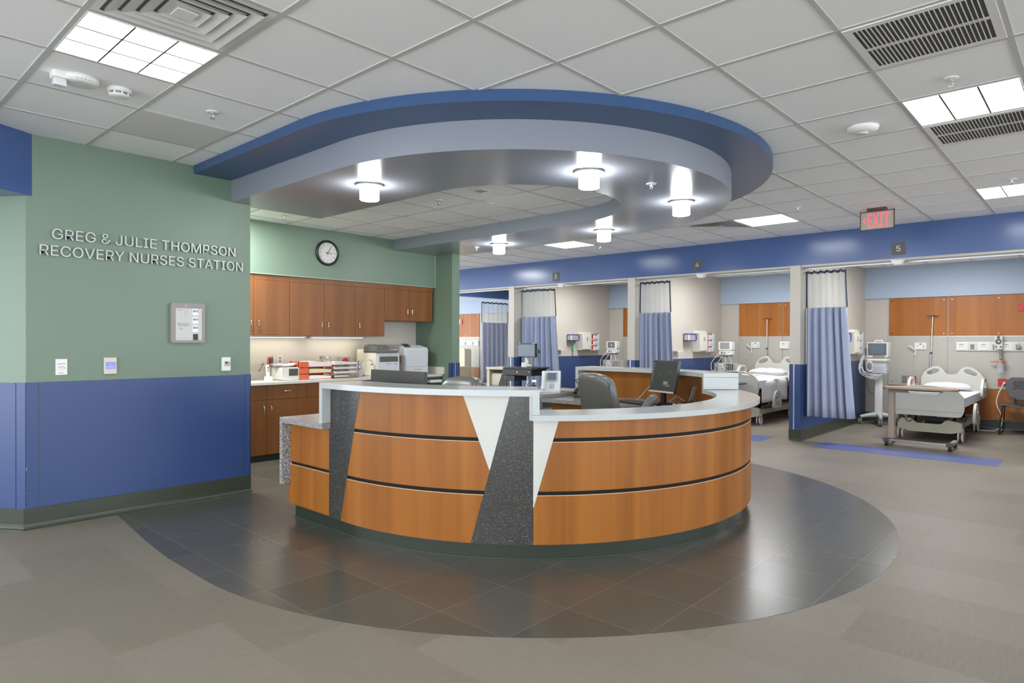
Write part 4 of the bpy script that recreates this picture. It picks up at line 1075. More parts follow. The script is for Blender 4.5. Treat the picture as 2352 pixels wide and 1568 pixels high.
# ---- head walls
YB = 12.452
def rail_unit(x0, n, label, suction=True):
    t = thing('headwall_rail', label, 'service rail', (x0, YB, 1.30))
    W = .145*n
    MB().box(0, -.022, -.068, W, 0, .072).build('rail', WHITE, t, bev=.004)
    for i in range(n):
        q = MB().box(.008+.145*i, -.030, -.055, .137+.145*i, -.022, .060).build('module', WHITE if i % 2 == 0 else OFFW, t, bev=.003)
        L = MB()
        if i % 2 == 0:
            L.mat(DGREY).box(.04+.145*i, -.0312, .030, .10+.145*i, -.030, .038)
            for a in range(3): L.cyl((.05+.145*i+a*.022, -.030, -.002+(a % 2)*.01), (.05+.145*i+a*.022, -.032, -.002+(a % 2)*.01), .006, n=8)
        else: L.mat(MGREY).box(.045+.145*i, -.0315, -.045, .10+.145*i, -.030, .035)
        L.build('outlet_detail', None, q)
    return t
rail_unit(-1.80, 8, 'white service rail with gas and power modules behind the bed, rightmost bay')
rail_unit(-4.62, 8, 'white service rail peeking beside the partition in the middle bay')
rail_unit(-13.52, 5, 'white service rail above the recliner in the farthest bay')
t = thing('suction_regulator', 'cream suction gauge with a red-capped canister on the wall rail', 'suction unit', (-1.24, YB-.03, 1.36))
MB().rbox(-.05, -.07, -.10, .05, 0, .11, .012, axis='y').build('body', OFFW, t, bev=.004)
MB().cyl((0, -.07, .02), (0, -.078, .02), .040, n=24).mat(DGREY).cyl((0, -.078, .02), (0, -.080, .02), .034, n=24).mat(WHITE).box(-.012, -.0815, .012, .020, -.080, .028).build('gauge', DGREY, t)
MB().cyl((0, -.07, .085), (0, -.080, .085), .020, n=16).cyl((-.03, -.07, -.06), (-.03, -.082, -.06), .012, n=12).cyl((.03, -.07, -.06), (.03, -.082, -.06), .012, n=12).build('knob', DGREY, t)
MB().cyl((.02, -.04, -.10), (.03, -.045, -.20), .018, .014, 12).cyl((.03, -.045, -.20), (.03, -.06, -.26), .022, n=12).build('stem', MGREY, t)
MB().cyl((.03, -.06, -.30), (.03, -.06, -.28), .062, .052, 20).box(-.10, -.08, -.30, .03, -.045, -.285).build('cap', flat('suction_red', rgb(220, 74, 72), .35), t)
MB().cyl((.03, -.06, -.46), (.03, -.06, -.30), .045, .052, 20).build('canister', CLEAR, t)
t = thing('oxygen_flowmeter', 'small flow meter with green fittings on the wall rail at the right edge', 'flow meter', (-.99, YB-.03, 1.31))
MB().cyl((0, -.02, -.03), (0, -.02, .045), .012, n=12).build('tube', CLEAR, t); MB().box(-.03, -.035, -.03, .03, 0, -.005).cyl((0, -.035, -.018), (0, -.05, -.018), .016, n=12).cyl((0, -.02, .045), (0, -.02, .085), .002, n=6).build('valve', flat('flow_green', rgb(110, 160, 130), .4), t)
def wall_phone(x, lb):
    t = thing('nurse_call_station', 'white call panel with hanging handset, %s' % lb, 'call panel', (x, YB, 1.30))
    MB().box(-.085, -.018, -.055, .085, 0, .060).build('panel', WHITE, t, bev=.003)
    MB().box(-.015, -.0195, .028, .015, -.018, .042).cyl((.045, -.018, .01), (.045, -.021, .01), .008, n=8).cyl((.045, -.018, -.02), (.045, -.021, -.02), .008, n=8).cyl((-.045, -.018, .0), (-.045, -.021, 0), .007, n=8).build('buttons', DGREY, t)
    MB().tube([(-.16, -.05, .01), (-.10, -.06, -.035), (-.07, -.04, -.06), (-.075, -.035, -.11)], .010, 8, spline=3).build('holder_arm', WHITE, t)
    MB().tube([(-.075, -.03, -.11), (-.078, -.03, -.15)], .013, 8).build('pendant', WHITE, t)
    MB().tube([(-.078, -.03, -.15), (-.08, -.03, -.3), (-.085, -.03, -.52)], .004, 6).build('cord', OFFW, t)
wall_phone(-2.30, 'rightmost bay, left of its IV pole'); wall_phone(-5.09, 'behind the bed in the middle bay')
MY = Matrix(((1, 0, 0, 0), (0, 0, -1, 0), (0, 1, 0, 0), (0, 0, 0, 1)))
outlet((-1.195, YB, .745), .118, .117, RED, 'red power outlet with a white plug right of the bed', face='Y')
outlet((-2.42, YB, .745), .118, .117, RED, 'red power outlet behind the bed rail, rightmost bay', face='Y')
outlet((-2.535, YB, .745), .072, .117, MGREY, 'grey power outlet left of the red one, rightmost bay', face='Y')
outlet((-5.20, YB, .745), .118, .117, RED, 'red power outlet behind the bed in the middle bay', face='Y')
outlet((-13.23, YB, .56), .072, .20, RED, 'tall red power outlet beside the recliner in the farthest bay', face='Y')
t = thing('emergency_button', 'red emergency plate on the wood panel at the right edge', 'call button', (-.955, YB, 1.90)); MB().box(-.05, -.012, -.06, .05, 0, .06).build('plate', RED, t, bev=.002); MB().cyl((0, -.012, 0), (0, -.022, 0), .02, n=16).build('button', RED, t)
t = thing('emergency_button', 'small red plate with a white surround on the wood panel of the farthest bay', 'call button', (-13.50, YB, 1.90)); MB().box(-.09, -.012, -.07, -.04, 0, .07).build('surround', WHITE, t); MB().box(-.03, -.012, -.08, .04, 0, .07).build('plate', RED, t, bev=.002)
t = thing('bed_cable', 'white cord drooping from the red outlet down to the floor by the bed', 'power cord', (-1.17, YB-.01, .74))
MB().cyl((0, 0, 0), (0, -.045, 0), .020, .016, 12).build('plug', WHITE, t)
MB().tube([(0, -.04, 0), (-.02, -.07, -.05), (-.075, -.09, -.20), (-.085, -.10, -.33), (-.02, -.11, -.52), (-.03, -.13, -.66), (-.10, -.17, -.73), (-.22, -.22, -.733), (-.36, -.2, -.73)], .0085, 8, spline=6).build('cord', WHITE, t)

def iv_pole(x, y, z0, zt, lean, label):
    t = thing('iv_pole', label, 'IV pole', (x, y, z0)); H_ = zt-z0
    MB().tube([(0, 0, 0), (lean*.55, 0, H_*.48)], .012, 10).build('lower_tube', CHROME, t); MB().tube([(lean*.55, 0, H_*.48), (lean, 0, H_)], .010, 10).build('upper_tube', CHROME, t)
    MB().cyl((lean*.55, 0, H_*.47), (lean*.56, 0, H_*.50), .018, n=12).build('clamp', DGREY, t)
    h = MB()
    for a in (0, PI/2, PI, 3*PI/2):
        c, s_ = math.cos(a+.4), math.sin(a+.4); h.tube([(lean, 0, H_), (lean+.03*c, .03*s_, H_+.012), (lean+.07*c, .06*s_, H_-.004), (lean+.08*c, .065*s_, H_+.016)], .007, 6)
    h.build('hooks', DGREY, t)
iv_pole(-2.17, 12.40, .62, 1.79, .05, 'slim chrome IV pole behind the bed in the rightmost bay')
iv_pole(-4.86, 12.40, .70, 1.80, .012, 'slim chrome IV pole behind the bed in the middle bay')

# ---- beds (local: x across, +y to the head; origin on floor at bed centre)
def rounded(pts, r=.03, n=4):
    out = []; k = len(pts)
    for i in range(k):
        p0, p, p1 = Vector(pts[i-1]), Vector(pts[i]), Vector(pts[(i+1) % k])
        a = (p0-p); b_ = (p1-p); ra = min(r, a.length*.45, b_.length*.45); a.normalize(); b_.normalize()
        A, B = p+a*ra, p+b_*ra
        for j in range(n+1):
            t_ = j/n; q = A*(1-t_)**2+p*2*t_*(1-t_)+B*t_*t_; out.append((q.x, q.y))
    return out
XZ = lambda y: frame((0, y, 0), (1, 0, 0), (0, 0, 1))       # prism extrudes toward -y
def side_rail(t, x, y, z, w_, h, tilt=0, label=None):
    M = Matrix.Translation((x, y, z)) @ Matrix.Rotation(tilt, 4, 'X') @ frame((0, 0, 0), (0, 1, 0), (0, 0, 1))
    o = rounded([(0, 0), (w_, 0), (w_+.01, h*.6), (w_*.80, h), (w_*.30, h), (.0, h*.55)], .07, 5)
    hole = rounded([(w_*.16, h*.52), (w_*.86, h*.50), (w_*.78, h*.86), (w_*.33, h*.86)], .04, 4)
    mb = MB(); mb.prism(o, .034, M, [hole]); q = mb.build('side_rail', BEDP, t, bev=.008)
    p_ = MB().mat(BEDB); p_.T = M; p_.box(w_*.2, h*.12, .034, w_*.8, h*.40, .037); p_.mat(MGREY).box(w_*.3, h*.2, .037, w_*.36, h*.3, .038).box(w_*.5, h*.2, .037, w_*.56, h*.3, .038)
    p_.build('control_panel', None, q); return q
def bed(loc, label, lift=0, sheet=False):
    t = thing('hospital_bed', label, 'bed', loc)
    dz = lift
    # base casting
    b_ = MB()
    fb = rounded([(-.40, .17), (-.36, .29), (-.22, .30), (-.16, .235), (.14, .235), (.20, .30), (.38, .27), (.385, .15), (.26, .115), (-.24, .115)], .03)
    b_.prism(fb, .05, XZ(-.72)); hb_ = rounded([(-.40, .13), (-.40, .26), (.40, .26), (.40, .13)], .03); b_.prism(hb_, .06, XZ(.80))
    b_.box(-.34, -.74, .16, -.27, .80, .24).box(.27, -.74, .16, .34, .80, .24); b_.build('base_frame', BEDB, t, bev=.008)
    for sx in (-1, 1):
        for y in (-.71, .74):
            c_ = MB(); c_.mat(WHITE).cyl((sx*.36-.03, y, .072), (sx*.36-.016, y, .072), .070, n=24).cyl((sx*.36+.016, y, .072), (sx*.36+.03, y, .072), .070, n=24).mat(DGREY).cyl((sx*.36-.016, y, .072), (sx*.36+.016, y, .072), .066, n=24)
            c_.mat(BEDB).box(sx*.36-.036, y-.03, .07, sx*.36+.036, y+.03, .19)
            c_.mat(ORANGE if (sx > 0) else BEDB).box(sx*.36+.036, y-.10, .13, sx*.36+.06, y-.02, .145); c_.build('caster', None, t)
    l = MB()
    for y, y2 in ((-.45, -.10), (.45, .10)):
        for x in (-.24, .24): l.tube([(x, y, .22), (x, y2, .47+dz)], .022, 8)
    l.box(-.26, -.5, .40+dz, .26, .55, .44+dz); l.mat(BLACK).box(-.12, -.35, .25, .12, .25, .33); l.build('lift_linkage', DGREY, t)
    l = MB().mat(MGREY).box(-.36, -.86, .455+dz, -.32, .9, .50+dz).box(.32, -.86, .455+dz, .36, .9, .50+dz)
    for y in (-.8, -.4, 0, .4, .8): l.box(-.36, y-.02, .46+dz, .36, y+.02, .49+dz)
    l.box(-.30, -.82, .30, -.26, -.6, .46+dz).box(.10, -.84, .34, .30, -.66, .46+dz); l.build('deck_frame', MGREY, t)
    l = MB().mat(BLACK); l.tube([(-.30, -.86, .33), (-.22, -.90, .26), (-.12, -.86, .36), (0, -.88, .33), (.12, -.84, .30)], .006, 6, spline=4).tube([(.30, -.6, .34), (.36, -.3, .25), (.30, 0, .34)], .008, 6, spline=4); l.build('cables', None, t)
    mt_ = MB(); mt_.rbox(-.43, -.90, .50+dz, .43, 1.0, .62+dz, .05); mt_.build('mattress', LINEN, t, bev=.03, bseg=3)
    if sheet:
        s_ = MB()
        def fs(u, v):
            x = -.60+1.2*u; ax = abs(x); y = -.80+1.12*v
            if ax < .43: z = .630+.006*math.sin(9*x+7*y)
            else: z = .630-(ax-.43)*2.1-.02*abs(math.sin(7*y)); x = math.copysign(.445+.02*math.sin(11*y), x)
            return (x, y, z+dz)
        s_.grid(fs, 40, 16); s_.build('top_sheet', LINEN, t, solid=.006)
        s_ = MB(); s_.grid(lambda u, v: (-.45+.9*u, .30+.14*v, .645+dz+.008*math.sin(6*u)), 12, 4); s_.build('sheet_fold', LINEN, t, solid=.02)
    # footboard
    fo = rounded([(-.42, .36), (.40, .36), (.43, .45), (.43, .62), (.37, .70), (.28, .745), (.16, .765), (0, .775), (-.16, .77), (-.30, .755), (-.38, .73), (-.43, .64), (-.43, .43)], .05)
    fo = [(x, z+dz) for x, z in fo]
    f_ = MB(); f_.prism(fo, .05, XZ(-.90), [[(x, z+dz) for x, z in rounded([(.13, .715), (.30, .690), (.27, .722), (.15, .742)], .012)], [(x, z+dz) for x, z in rounded([(-.13, .722), (-.30, .706), (-.28, .730), (-.15, .745)], .012)]]); q = f_.build('footboard', BEDP, t, bev=.014, bseg=3)
    MB().prism([(x, z+dz) for x, z in rounded([(-.12, .735), (.10, .735), (.10, .752), (-.12, .752)], .008)], .062, XZ(-.894)).build('control_pad', BLUEPAD, q)
    MB().prism([(x, z+dz) for x, z in [(-.42, .425), (.42, .425), (.42, .428), (-.42, .428)]], .002, XZ(-.9505)).build('seam', MGREY, q)
    # headboard with two loop handles
    ho = rounded([(-.43, .50), (.43, .50), (.43, .80), (.36, .90), (.27, .975), (.16, .985), (.10, .93), (.06, .855), (-.08, .855), (-.12, .93), (-.18, .985), (-.28, .975), (-.38, .90), (-.43, .80)], .05)
    hl = rounded([(.15, .93), (.22, .95), (.33, .885), (.33, .85), (.29, .84), (.17, .885)], .02); hr = [(-.02-x, z) for x, z in hl][::-1]
    f_ = MB(); f_.prism([(x, z+dz) for x, z in ho], .045, XZ(1.06), [[(x, z+dz) for x, z in hl], [(x, z+dz) for x, z in hr]]); f_.build('headboard', BEDP, t, bev=.014, bseg=3)
    side_rail(t, .455, .30, .545+dz, .42, .28); side_rail(t, -.49, .30, .545+dz, .42, .28)
    side_rail(t, .455, -.42, .22+dz*.3, .34, .29); side_rail(t, -.49, -.42, .22+dz*.3, .34, .29)
    MB().tube([(.44, .35, .50+dz), (.47, .42, .56+dz)], .015, 8).tube([(.36, .55, .47+dz), (.47, .50, .56+dz)], .012, 8).tube([(.34, -.3, .30+dz), (.47, -.3, .3+dz)], .014, 8).tube([(-.34, -.3, .30+dz), (-.47, -.3, .3+dz)], .014, 8).build('rail_arm', CHROME, t)
    return t
bed((-1.83, 11.27, 0), 'empty hospital bed with one pillow behind the overbed table, rightmost bay')
bed((-4.62, 11.30, 0), 'raised hospital bed under a draped white sheet, middle bay', lift=.11, sheet=True)
def pillow(loc, rz, w_, d, h, label):
    t = thing('pillow', label, 'pillow', loc, rz, None); mb = MB()
    def top(s_):
        def f(u, v):
            x = 2*u-1; y = 2*v-1; k = (1-abs(x)**2.6)*(1-abs(y)**2.6); k = max(k, 0)**.45
            return (x*w_/2*(1-.06*(1-abs(y))**2*0+.04*abs(y)), y*d/2*(1+.05*abs(x)), s_*h/2*k+h*.5+.004*math.sin(9*x+5*y))
        return f
    mb.grid(top(1), 20, 14); mb.grid(lambda u, v: top(-1)(1-u, v), 20, 14); mb.build('pillow_case', LINEN, t); return t
pillow((-1.84, 11.95, .625), .06, .60, .34, .12, 'white pillow at the head of the bed in the rightmost bay')
pillow((-4.64, 11.98, .735), 0, .62, .38, .15, 'plump white pillow on the raised bed, middle bay')

# ---- overbed table
t = thing('overbed_table', 'wheeled overbed table with a wood-look top across the foot of the bed', 'table', (-1.80, 9.80, 0))
top = rounded([(-.43, -.10), (-.38, -.19), (.36, -.20), (.43, -.13), (.41, .06), (.30, .17), (-.28, .20), (-.43, .10)], .015, 3)
MB().prism(top, .022, Matrix.Translation((0, 0, .752))).build('tabletop', TABLEW, t, bev=.004)
MB().prism([(x*1.004, y*1.004) for x, y in top], .006, Matrix.Translation((0, 0, .745))).build('edge_band', DGREY, t)
MB().box(-.11, -.19, .715, .24, .02, .735).build('tray', OFFW, t, bev=.003); MB().box(-.09, -.185, .700, .22, .0, .712).build('tray_drawer', OFFW, t, bev=.003)
MB().box(-.38, -.03, .08, -.31, .06, .70).build('column', TANMET, t, bev=.006); MB().box(-.37, -.06, .70, -.05, .08, .745).build('top_bracket', MGREY, t)
MB().mat(METAL).box(-.36, -.205, .062, .36, -.165, .092).build('front_bar', METAL, t, bev=.004)
e = MB().mat(DGREY).box(-.40, -.215, .055, -.33, -.15, .10).box(.31, -.215, .055, .38, -.15, .10).mat(TANMET).box(-.385, -.16, .06, -.335, .22, .095).box(.325, -.16, .06, .375, .22, .095); e.build('base_runner', None, t, bev=.003)
for x, y in ((-.36, -.19), (.35, -.19), (-.36, .19), (.35, .19)):
    c_ = MB().mat(BLACK); c_.cyl((x-.018, y, .030), (x-.004, y, .030), .030, n=16).cyl((x+.004, y, .030), (x+.018, y, .030), .030, n=16).box(x-.012, y-.012, .03, x+.012, y+.012, .062); c_.build('caster', BLACK, t)

# ---- patient monitor on a stand (bay 5)
t = thing('patient_monitor_stand', 'white monitor on a tall rolling column with coiled cables, rightmost bay', 'medical monitor', (-2.80, 11.93, 0))
l = MB()
for a in (200, 290, 20, 110): 
    c, s_ = math.cos(math.radians(a)), math.sin(math.radians(a)); l.tube([(0, 0, .17), (.14*c, .14*s_, .155), (.27*c, .27*s_, .125)], [.05, .035, .026], 8, spline=3)
l.build('base_legs', flat('stand_silver', rgb(196, 200, 204), .35), t)
for a in (200, 290, 20, 110):
    c, s_ = math.cos(math.radians(a))*.27, math.sin(math.radians(a))*.27
    c_ = MB().mat(MGREY).cyl((c-.022, s_, .05), (c-.006, s_, .05), .05, n=20).cyl((c+.006, s_, .05), (c+.022, s_, .05), .05, n=20).mat(DGREY).box(c-.008, s_-.012, .05, c+.008, s_+.012, .115); c_.build('caster', None, t)
MB().rbox(-.06, -.045, .15, .06, .045, .92, .02).build('column', WHITE, t, bev=.003)
MB().box(-.15, -.14, 1.06, .15, .10, 1.09).build('shelf', WHITE, t, bev=.006)
q = MB().rbox(-.155, -.12, 1.115, .155, .06, 1.365, .025, axis='y').build('monitor', OFFW, t, bev=.008)
MB().box(-.135, -.124, 1.150, .135, -.119, 1.345).build('screen_bezel', flat('bezel_grey', rgb(92, 94, 96), .3), q); MB().box(-.115, -.1255, 1.175, .105, -.1235, 1.335).build('screen', SCREENG, q)
k_ = MB().mat(DGREY).box(-.06, -.1255, 1.122, .12, -.1195, 1.142); 
for i in range(6): k_.mat(OFFW).box(-.045+i*.022, -.127, 1.127, -.031+i*.022, -.1255, 1.136)
k_.cyl((.11, -.127, 1.14), (.11, -.118, 1.14), .012, n=12); k_.build('keys', None, q)
MB().tube([(-.06, -.03, 1.365), (-.05, -.03, 1.392), (.05, -.03, 1.392), (.06, -.03, 1.365)], .010, 8).build('carry_handle', WHITE, t)
MB().box(-.20, -.08, 1.14, -.155, .03, 1.26).build('side_module', MGREY, t, bev=.003)
MB().rbox(-.10, -.16, .86, .14, .08, .97, .03).rbox(-.12, -.14, .97, .13, .07, 1.02, .02).build('accessory_bin', flat('bin_silver', rgb(176, 180, 186), .35), t, bev=.008)
l = MB(); rnd = random.Random(4)
for i in range(9):
    x0 = -.20+rnd.uniform(-.01, .02); zz = 1.17+rnd.uniform(-.03, .05)
    l.tube([(x0, -.05, zz), (-.27+rnd.uniform(-.02, .04), -.08, 1.0+rnd.uniform(-.05, .05)), (-.20+rnd.uniform(-.05, .05), -.12, .86+rnd.uniform(-.06, .04)), (-.05+rnd.uniform(-.05, .05), -.15, .80+rnd.uniform(-.04, .05)), (.10+rnd.uniform(-.03, .05), -.13, .88+rnd.uniform(-.04, .06)), (.05, -.10, 1.0)], .0045, 6, spline=6)
for i in range(3): l.tube([(-.10+.012*math.cos(a/10*2*PI)*4, -.17, .97+(.07+.01*i)*math.sin(a/10*2*PI)) for a in range(10)], .004, 6, closed=True, spline=3)
l.build('patient_cables', WHITE, t)
MB().tube([(-.12, -.10, .82), (-.16, -.08, .72), (-.14, -.07, .58), (-.07, -.04, .48)], .005, 6, spline=6).tube([(-.12, -.10, .83), (-.16, -.10, .85), (-.13, -.10, .80)], .005, 6, spline=4, closed=False).build('power_cable', DGREY, t)

# ---- small vitals monitors with a basket (bays 4 and 3)
def vitals(loc, label, dark, w_=1.0):
    t = thing('vitals_monitor_stand', label, 'medical monitor', loc)
    for a in range(5):
        c, s_ = math.cos(a*2*PI/5+.3), math.sin(a*2*PI/5+.3)
        q = MB().tube([(0, 0, .09), (.24*c, .24*s_, .075)], [.022, .014], 8).build('base_leg', MGREY, t); MB().cyl((.24*c-.012, .24*s_, .03), (.24*c+.012, .24*s_, .03), .03, n=14).build('caster', DGREY, q)
    MB().cyl((0, 0, .09), (0, 0, 1.10), .016, n=12).build('pole', ALU, t)
    q = MB().rbox(-.135, -.07, 1.20, .135, .05, 1.365, .02, axis='y').build('monitor', WHITE, t, bev=.006)
    MB().box(-.10, -.0735, 1.225, .085, -.070, 1.348).build('screen', flat('vitals_screen_dark', rgb(110, 112, 112), .2) if dark else SCREENL, q)
    if dark: MB().prism([(-.03, 1.29), (.03, 1.29), (0, 1.262)], .001, XZ(-.0737)).build('symbol', WHITE, q)
    q = MB().rbox(-.13, -.06, 1.115, .13, .05, 1.190, .012, axis='y').build('lower_module', WHITE, t, bev=.006); MB().box(-.09, -.063, 1.13, -.05, -.06, 1.17).box(-.03, -.063, 1.13, .0, -.06, 1.165).box(.04, -.062, 1.155, .10, -.06, 1.162).build('ports', MGREY, q)
    MB().lathe([(0, 1.07), (.05, 1.075), (.11, 1.10), (.11, 1.112), (0, 1.112)]).build('tilt_mount', MGREY, t)
    b_ = MB(); x0, x1, y0, y1, z0, z1 = -.19, .19, -.13, .12, .80, .955
    for z in (z0, z1): b_.tube([(x0, y0, z), (x1, y0, z), (x1, y1, z), (x0, y1, z)], .004, 6, closed=True)
    for i in range(11): x = x0+(x1-x0)*i/10; b_.tube([(x, y0, z0), (x, y0, z1)], .0028, 5); b_.tube([(x, y1, z0), (x, y1, z1)], .0028, 5)
    for i in range(1, 8): y = y0+(y1-y0)*i/8; b_.tube([(x0, y, z0), (x0, y, z1)], .0028, 5); b_.tube([(x1, y, z0), (x1, y, z1)], .0028, 5)
    b_.box(x0, y0, z0-.002, x1, y1, z0+.002); b_.build('wire_basket', WHITE, t)
    MB().rbox(-.15, -.09, .805, -.02, .05, .95, .02).build('probe_pack', OFFW, t, bev=.008); MB().rbox(.02, -.09, .805, .15, .06, .94, .03).build('cuff', DGREY if not dark else MGREY, t, bev=.01)
    l = MB().mat(WHITE); l.tube([(-.12, -.07, 1.14), (-.20, -.09, 1.05), (-.27, -.10, .93), (-.24, -.11, .80), (-.16, -.12, .84)], .007, 7, spline=6).tube([(.05, -.06, 1.12), (.11, -.10, 1.04), (.16, -.12, .95)], .004, 6, spline=5).tube([(-.05, -.06, 1.12), (-.10, -.11, 1.0), (-.17, -.12, .92), (-.05, -.14, .86), (.10, -.14, .90)], .005, 6, spline=5).tube([(.0, -.07, 1.1), (.03, -.13, .98), (-.03, -.15, .9), (.06, -.15, .83)], .006, 6, spline=5); l.build('hoses', None, t)
    return t
vitals((-5.43, 11.90, 0), 'white vitals monitor with a pale screen over a wire basket, middle bay', False)
vitals((-8.03, 11.90, 0), 'white vitals monitor with a dark screen over a wire basket, bay behind the computer cart', True)
t = thing('side_table', 'dark round-edged table top beside the raised bed, middle bay', 'table', (-4.50, 10.02, 0))
MB().lathe([(0, .690), (.24, .690), (.25, .700), (.24, .710), (0, .710)], n=40).build('tabletop', flat('dark_top', rgb(70, 66, 62), .25), t)
MB().cyl((-.1, .0, .03), (-.1, .0, .69), .02, n=12).build('column', TANMET, t); MB().box(-.25, -.2, .0, .1, .2, .035).build('base', TANMET, t, bev=.01)

# ---- guest chair at the right edge
t = thing('guest_chair', 'grey plastic guest chair on a black wire sled base, right edge', 'chair', (-.93, 12.10, 0), math.radians(0))
sh = flat('chair_shell', rgb(88, 86, 86), .45)
s_ = MB(); s_.grid(lambda u, v: (-.24+.48*u, -.22+.46*v, .435+.016*math.cos((u-.5)*5)*-1+.02*(1-v)**3*0-.012*math.sin(v*3.14)), 10, 10); s_.build('seat', sh, t, solid=.014, bev=.003)
out = rounded([(-.13, .50), (.13, .50), (.21, .60), (.225, .74), (.17, .84), (-.17, .84), (-.225, .74), (-.21, .60)], .06)
def hole(cx, cz, r): return [(cx-r, cz), (cx, cz-r), (cx+r, cz), (cx, cz+r)][::1]
holes = [hole(-.12+.03*i+(j % 2)*.015, .665+.022*j, .0085) for i in range(9) for j in range(6)]
b_ = MB(); b_.prism(out, .014, Matrix.Translation((0, .235, 0)) @ Matrix.Rotation(math.radians(-10), 4, 'X') @ XZ(0) if False else frame((0, .20, 0), (1, 0, 0), (0, .14, 1)), holes); b_.build('backrest', sh, t, bev=.002)
MB().tube([(-.12, .23, .43), (-.12, .25, .53)], .018, 8).tube([(.12, .23, .43), (.12, .25, .53)], .018, 8).build('back_support', sh, t)
for sx in (-1, 1):
    MB().tube([(sx*.21, -.18, .425), (sx*.245, -.24, .02), (sx*.245, -.235, .009), (sx*.245, .24, .009), (sx*.245, .25, .02), (sx*.21, .10, .425)], .008, 8).build('sled_leg', BLACK, t)
MB().tube([(-.232, -.215, .20), (.232, -.215, .20)], .006, 8).tube([(-.21, -.17, .425), (.21, -.17, .425)], .008, 8).tube([(-.21, .1, .425), (.21, .1, .425)], .008, 8).build('cross_bar', BLACK, t)

# ---- recliner and lattice-back chair in the farthest bay
t = thing('recliner', 'cream vinyl recliner with wood-tone sides in the farthest bay', 'recliner', (-12.95, 11.75, 0), 0)
MB().rbox(-.30, -.02, .60, .36, .22, 1.16, .06, axis='y').build('backrest', LEATHC, t, bev=.03, bseg=3); MB().box(-.30, -.02, .30, .36, .20, .70).build('lower_back', LEATHC, t, bev=.03, bseg=3)
MB().rbox(-.30, -.50, .34, .36, .05, .50, .05).build('seat', LEATHC, t, bev=.03, bseg=3); MB().rbox(-.28, -.56, .12, .34, -.48, .36, .03).build('footrest', LEATHC, t, bev=.02)
for x in (-.40, .40): MB().rbox(x-.05, -.50, .10, x+.05, .15, .66, .02, axis='z').build('arm_panel', flat('arm_tan', rgb(196, 182, 146), .4) if 'arm_tan' not in MATS else MATS['arm_tan'], t, bev=.02)
for x in (-.40, .40): MB().rbox(x-.06, -.50, .66, x+.06, .12, .70, .03).build('arm_pad', LEATHC, t, bev=.015)
for x in (-.35, .35):
    for y in (-.42, .12): MB().cyl((x-.015, y, .05), (x+.015, y, .05), .05, n=16).box(x-.02, y-.02, .05, x+.02, y+.02, .11).build('caster', DGREY, t)
t = thing('recliner', 'second cream recliner seen from the side right of the far curtain', 'recliner', (-9.95, 10.55, 0), 0)
MB().rbox(-.33, -.30, .16, -.25, .30, .74, .03, axis='y').build('arm_panel', LEATHC, t, bev=.02)
MB().rbox(-.36, -.32, .74, .30, .32, .785, .04).build('arm_pad', LEATHC, t, bev=.015)
MB().rbox(-.24, -.25, .36, .20, .28, .66, .06, axis='x').build('seat', LEATHC, t, bev=.03, bseg=3); MB().box(-.20, -.28, .18, .18, .28, .34).build('seat_base', LEATHC, t, bev=.02)
lat = rounded([(-.06, .14), (.10, .14), (.16, .40), (.10, .66), (.02, .66), (-.10, .40)], .05); hs = []
for i in range(9):
    for j in range(18):
        cx, cz = -.06+.022*i+(j % 2)*.011, .18+.026*j
        if abs(cx-.03) < .08-.07*abs((cz-.40)/.28)**2 : hs.append([(cx-.008, cz), (cx, cz-.010), (cx+.008, cz), (cx, cz+.010)])
MB().prism(lat, .02, frame((.16, -.32, 0), (1, 0, 0), (0, 0, 1)), hs).build('lattice_panel', flat('lattice_brown', rgb(70, 66, 50), .5), t)
MB().box(-.45, -.34, .26, .28, .05, .29).build('fold_shelf', BEDP, t, bev=.006)
for x in (-.28, .24):
    for y in (-.26, .26): MB().cyl((x-.015, y, .045), (x+.015, y, .045), .045, n=16).box(x-.02, y-.02, .04, x+.02, y+.02, .17).build('caster', DGREY, t)
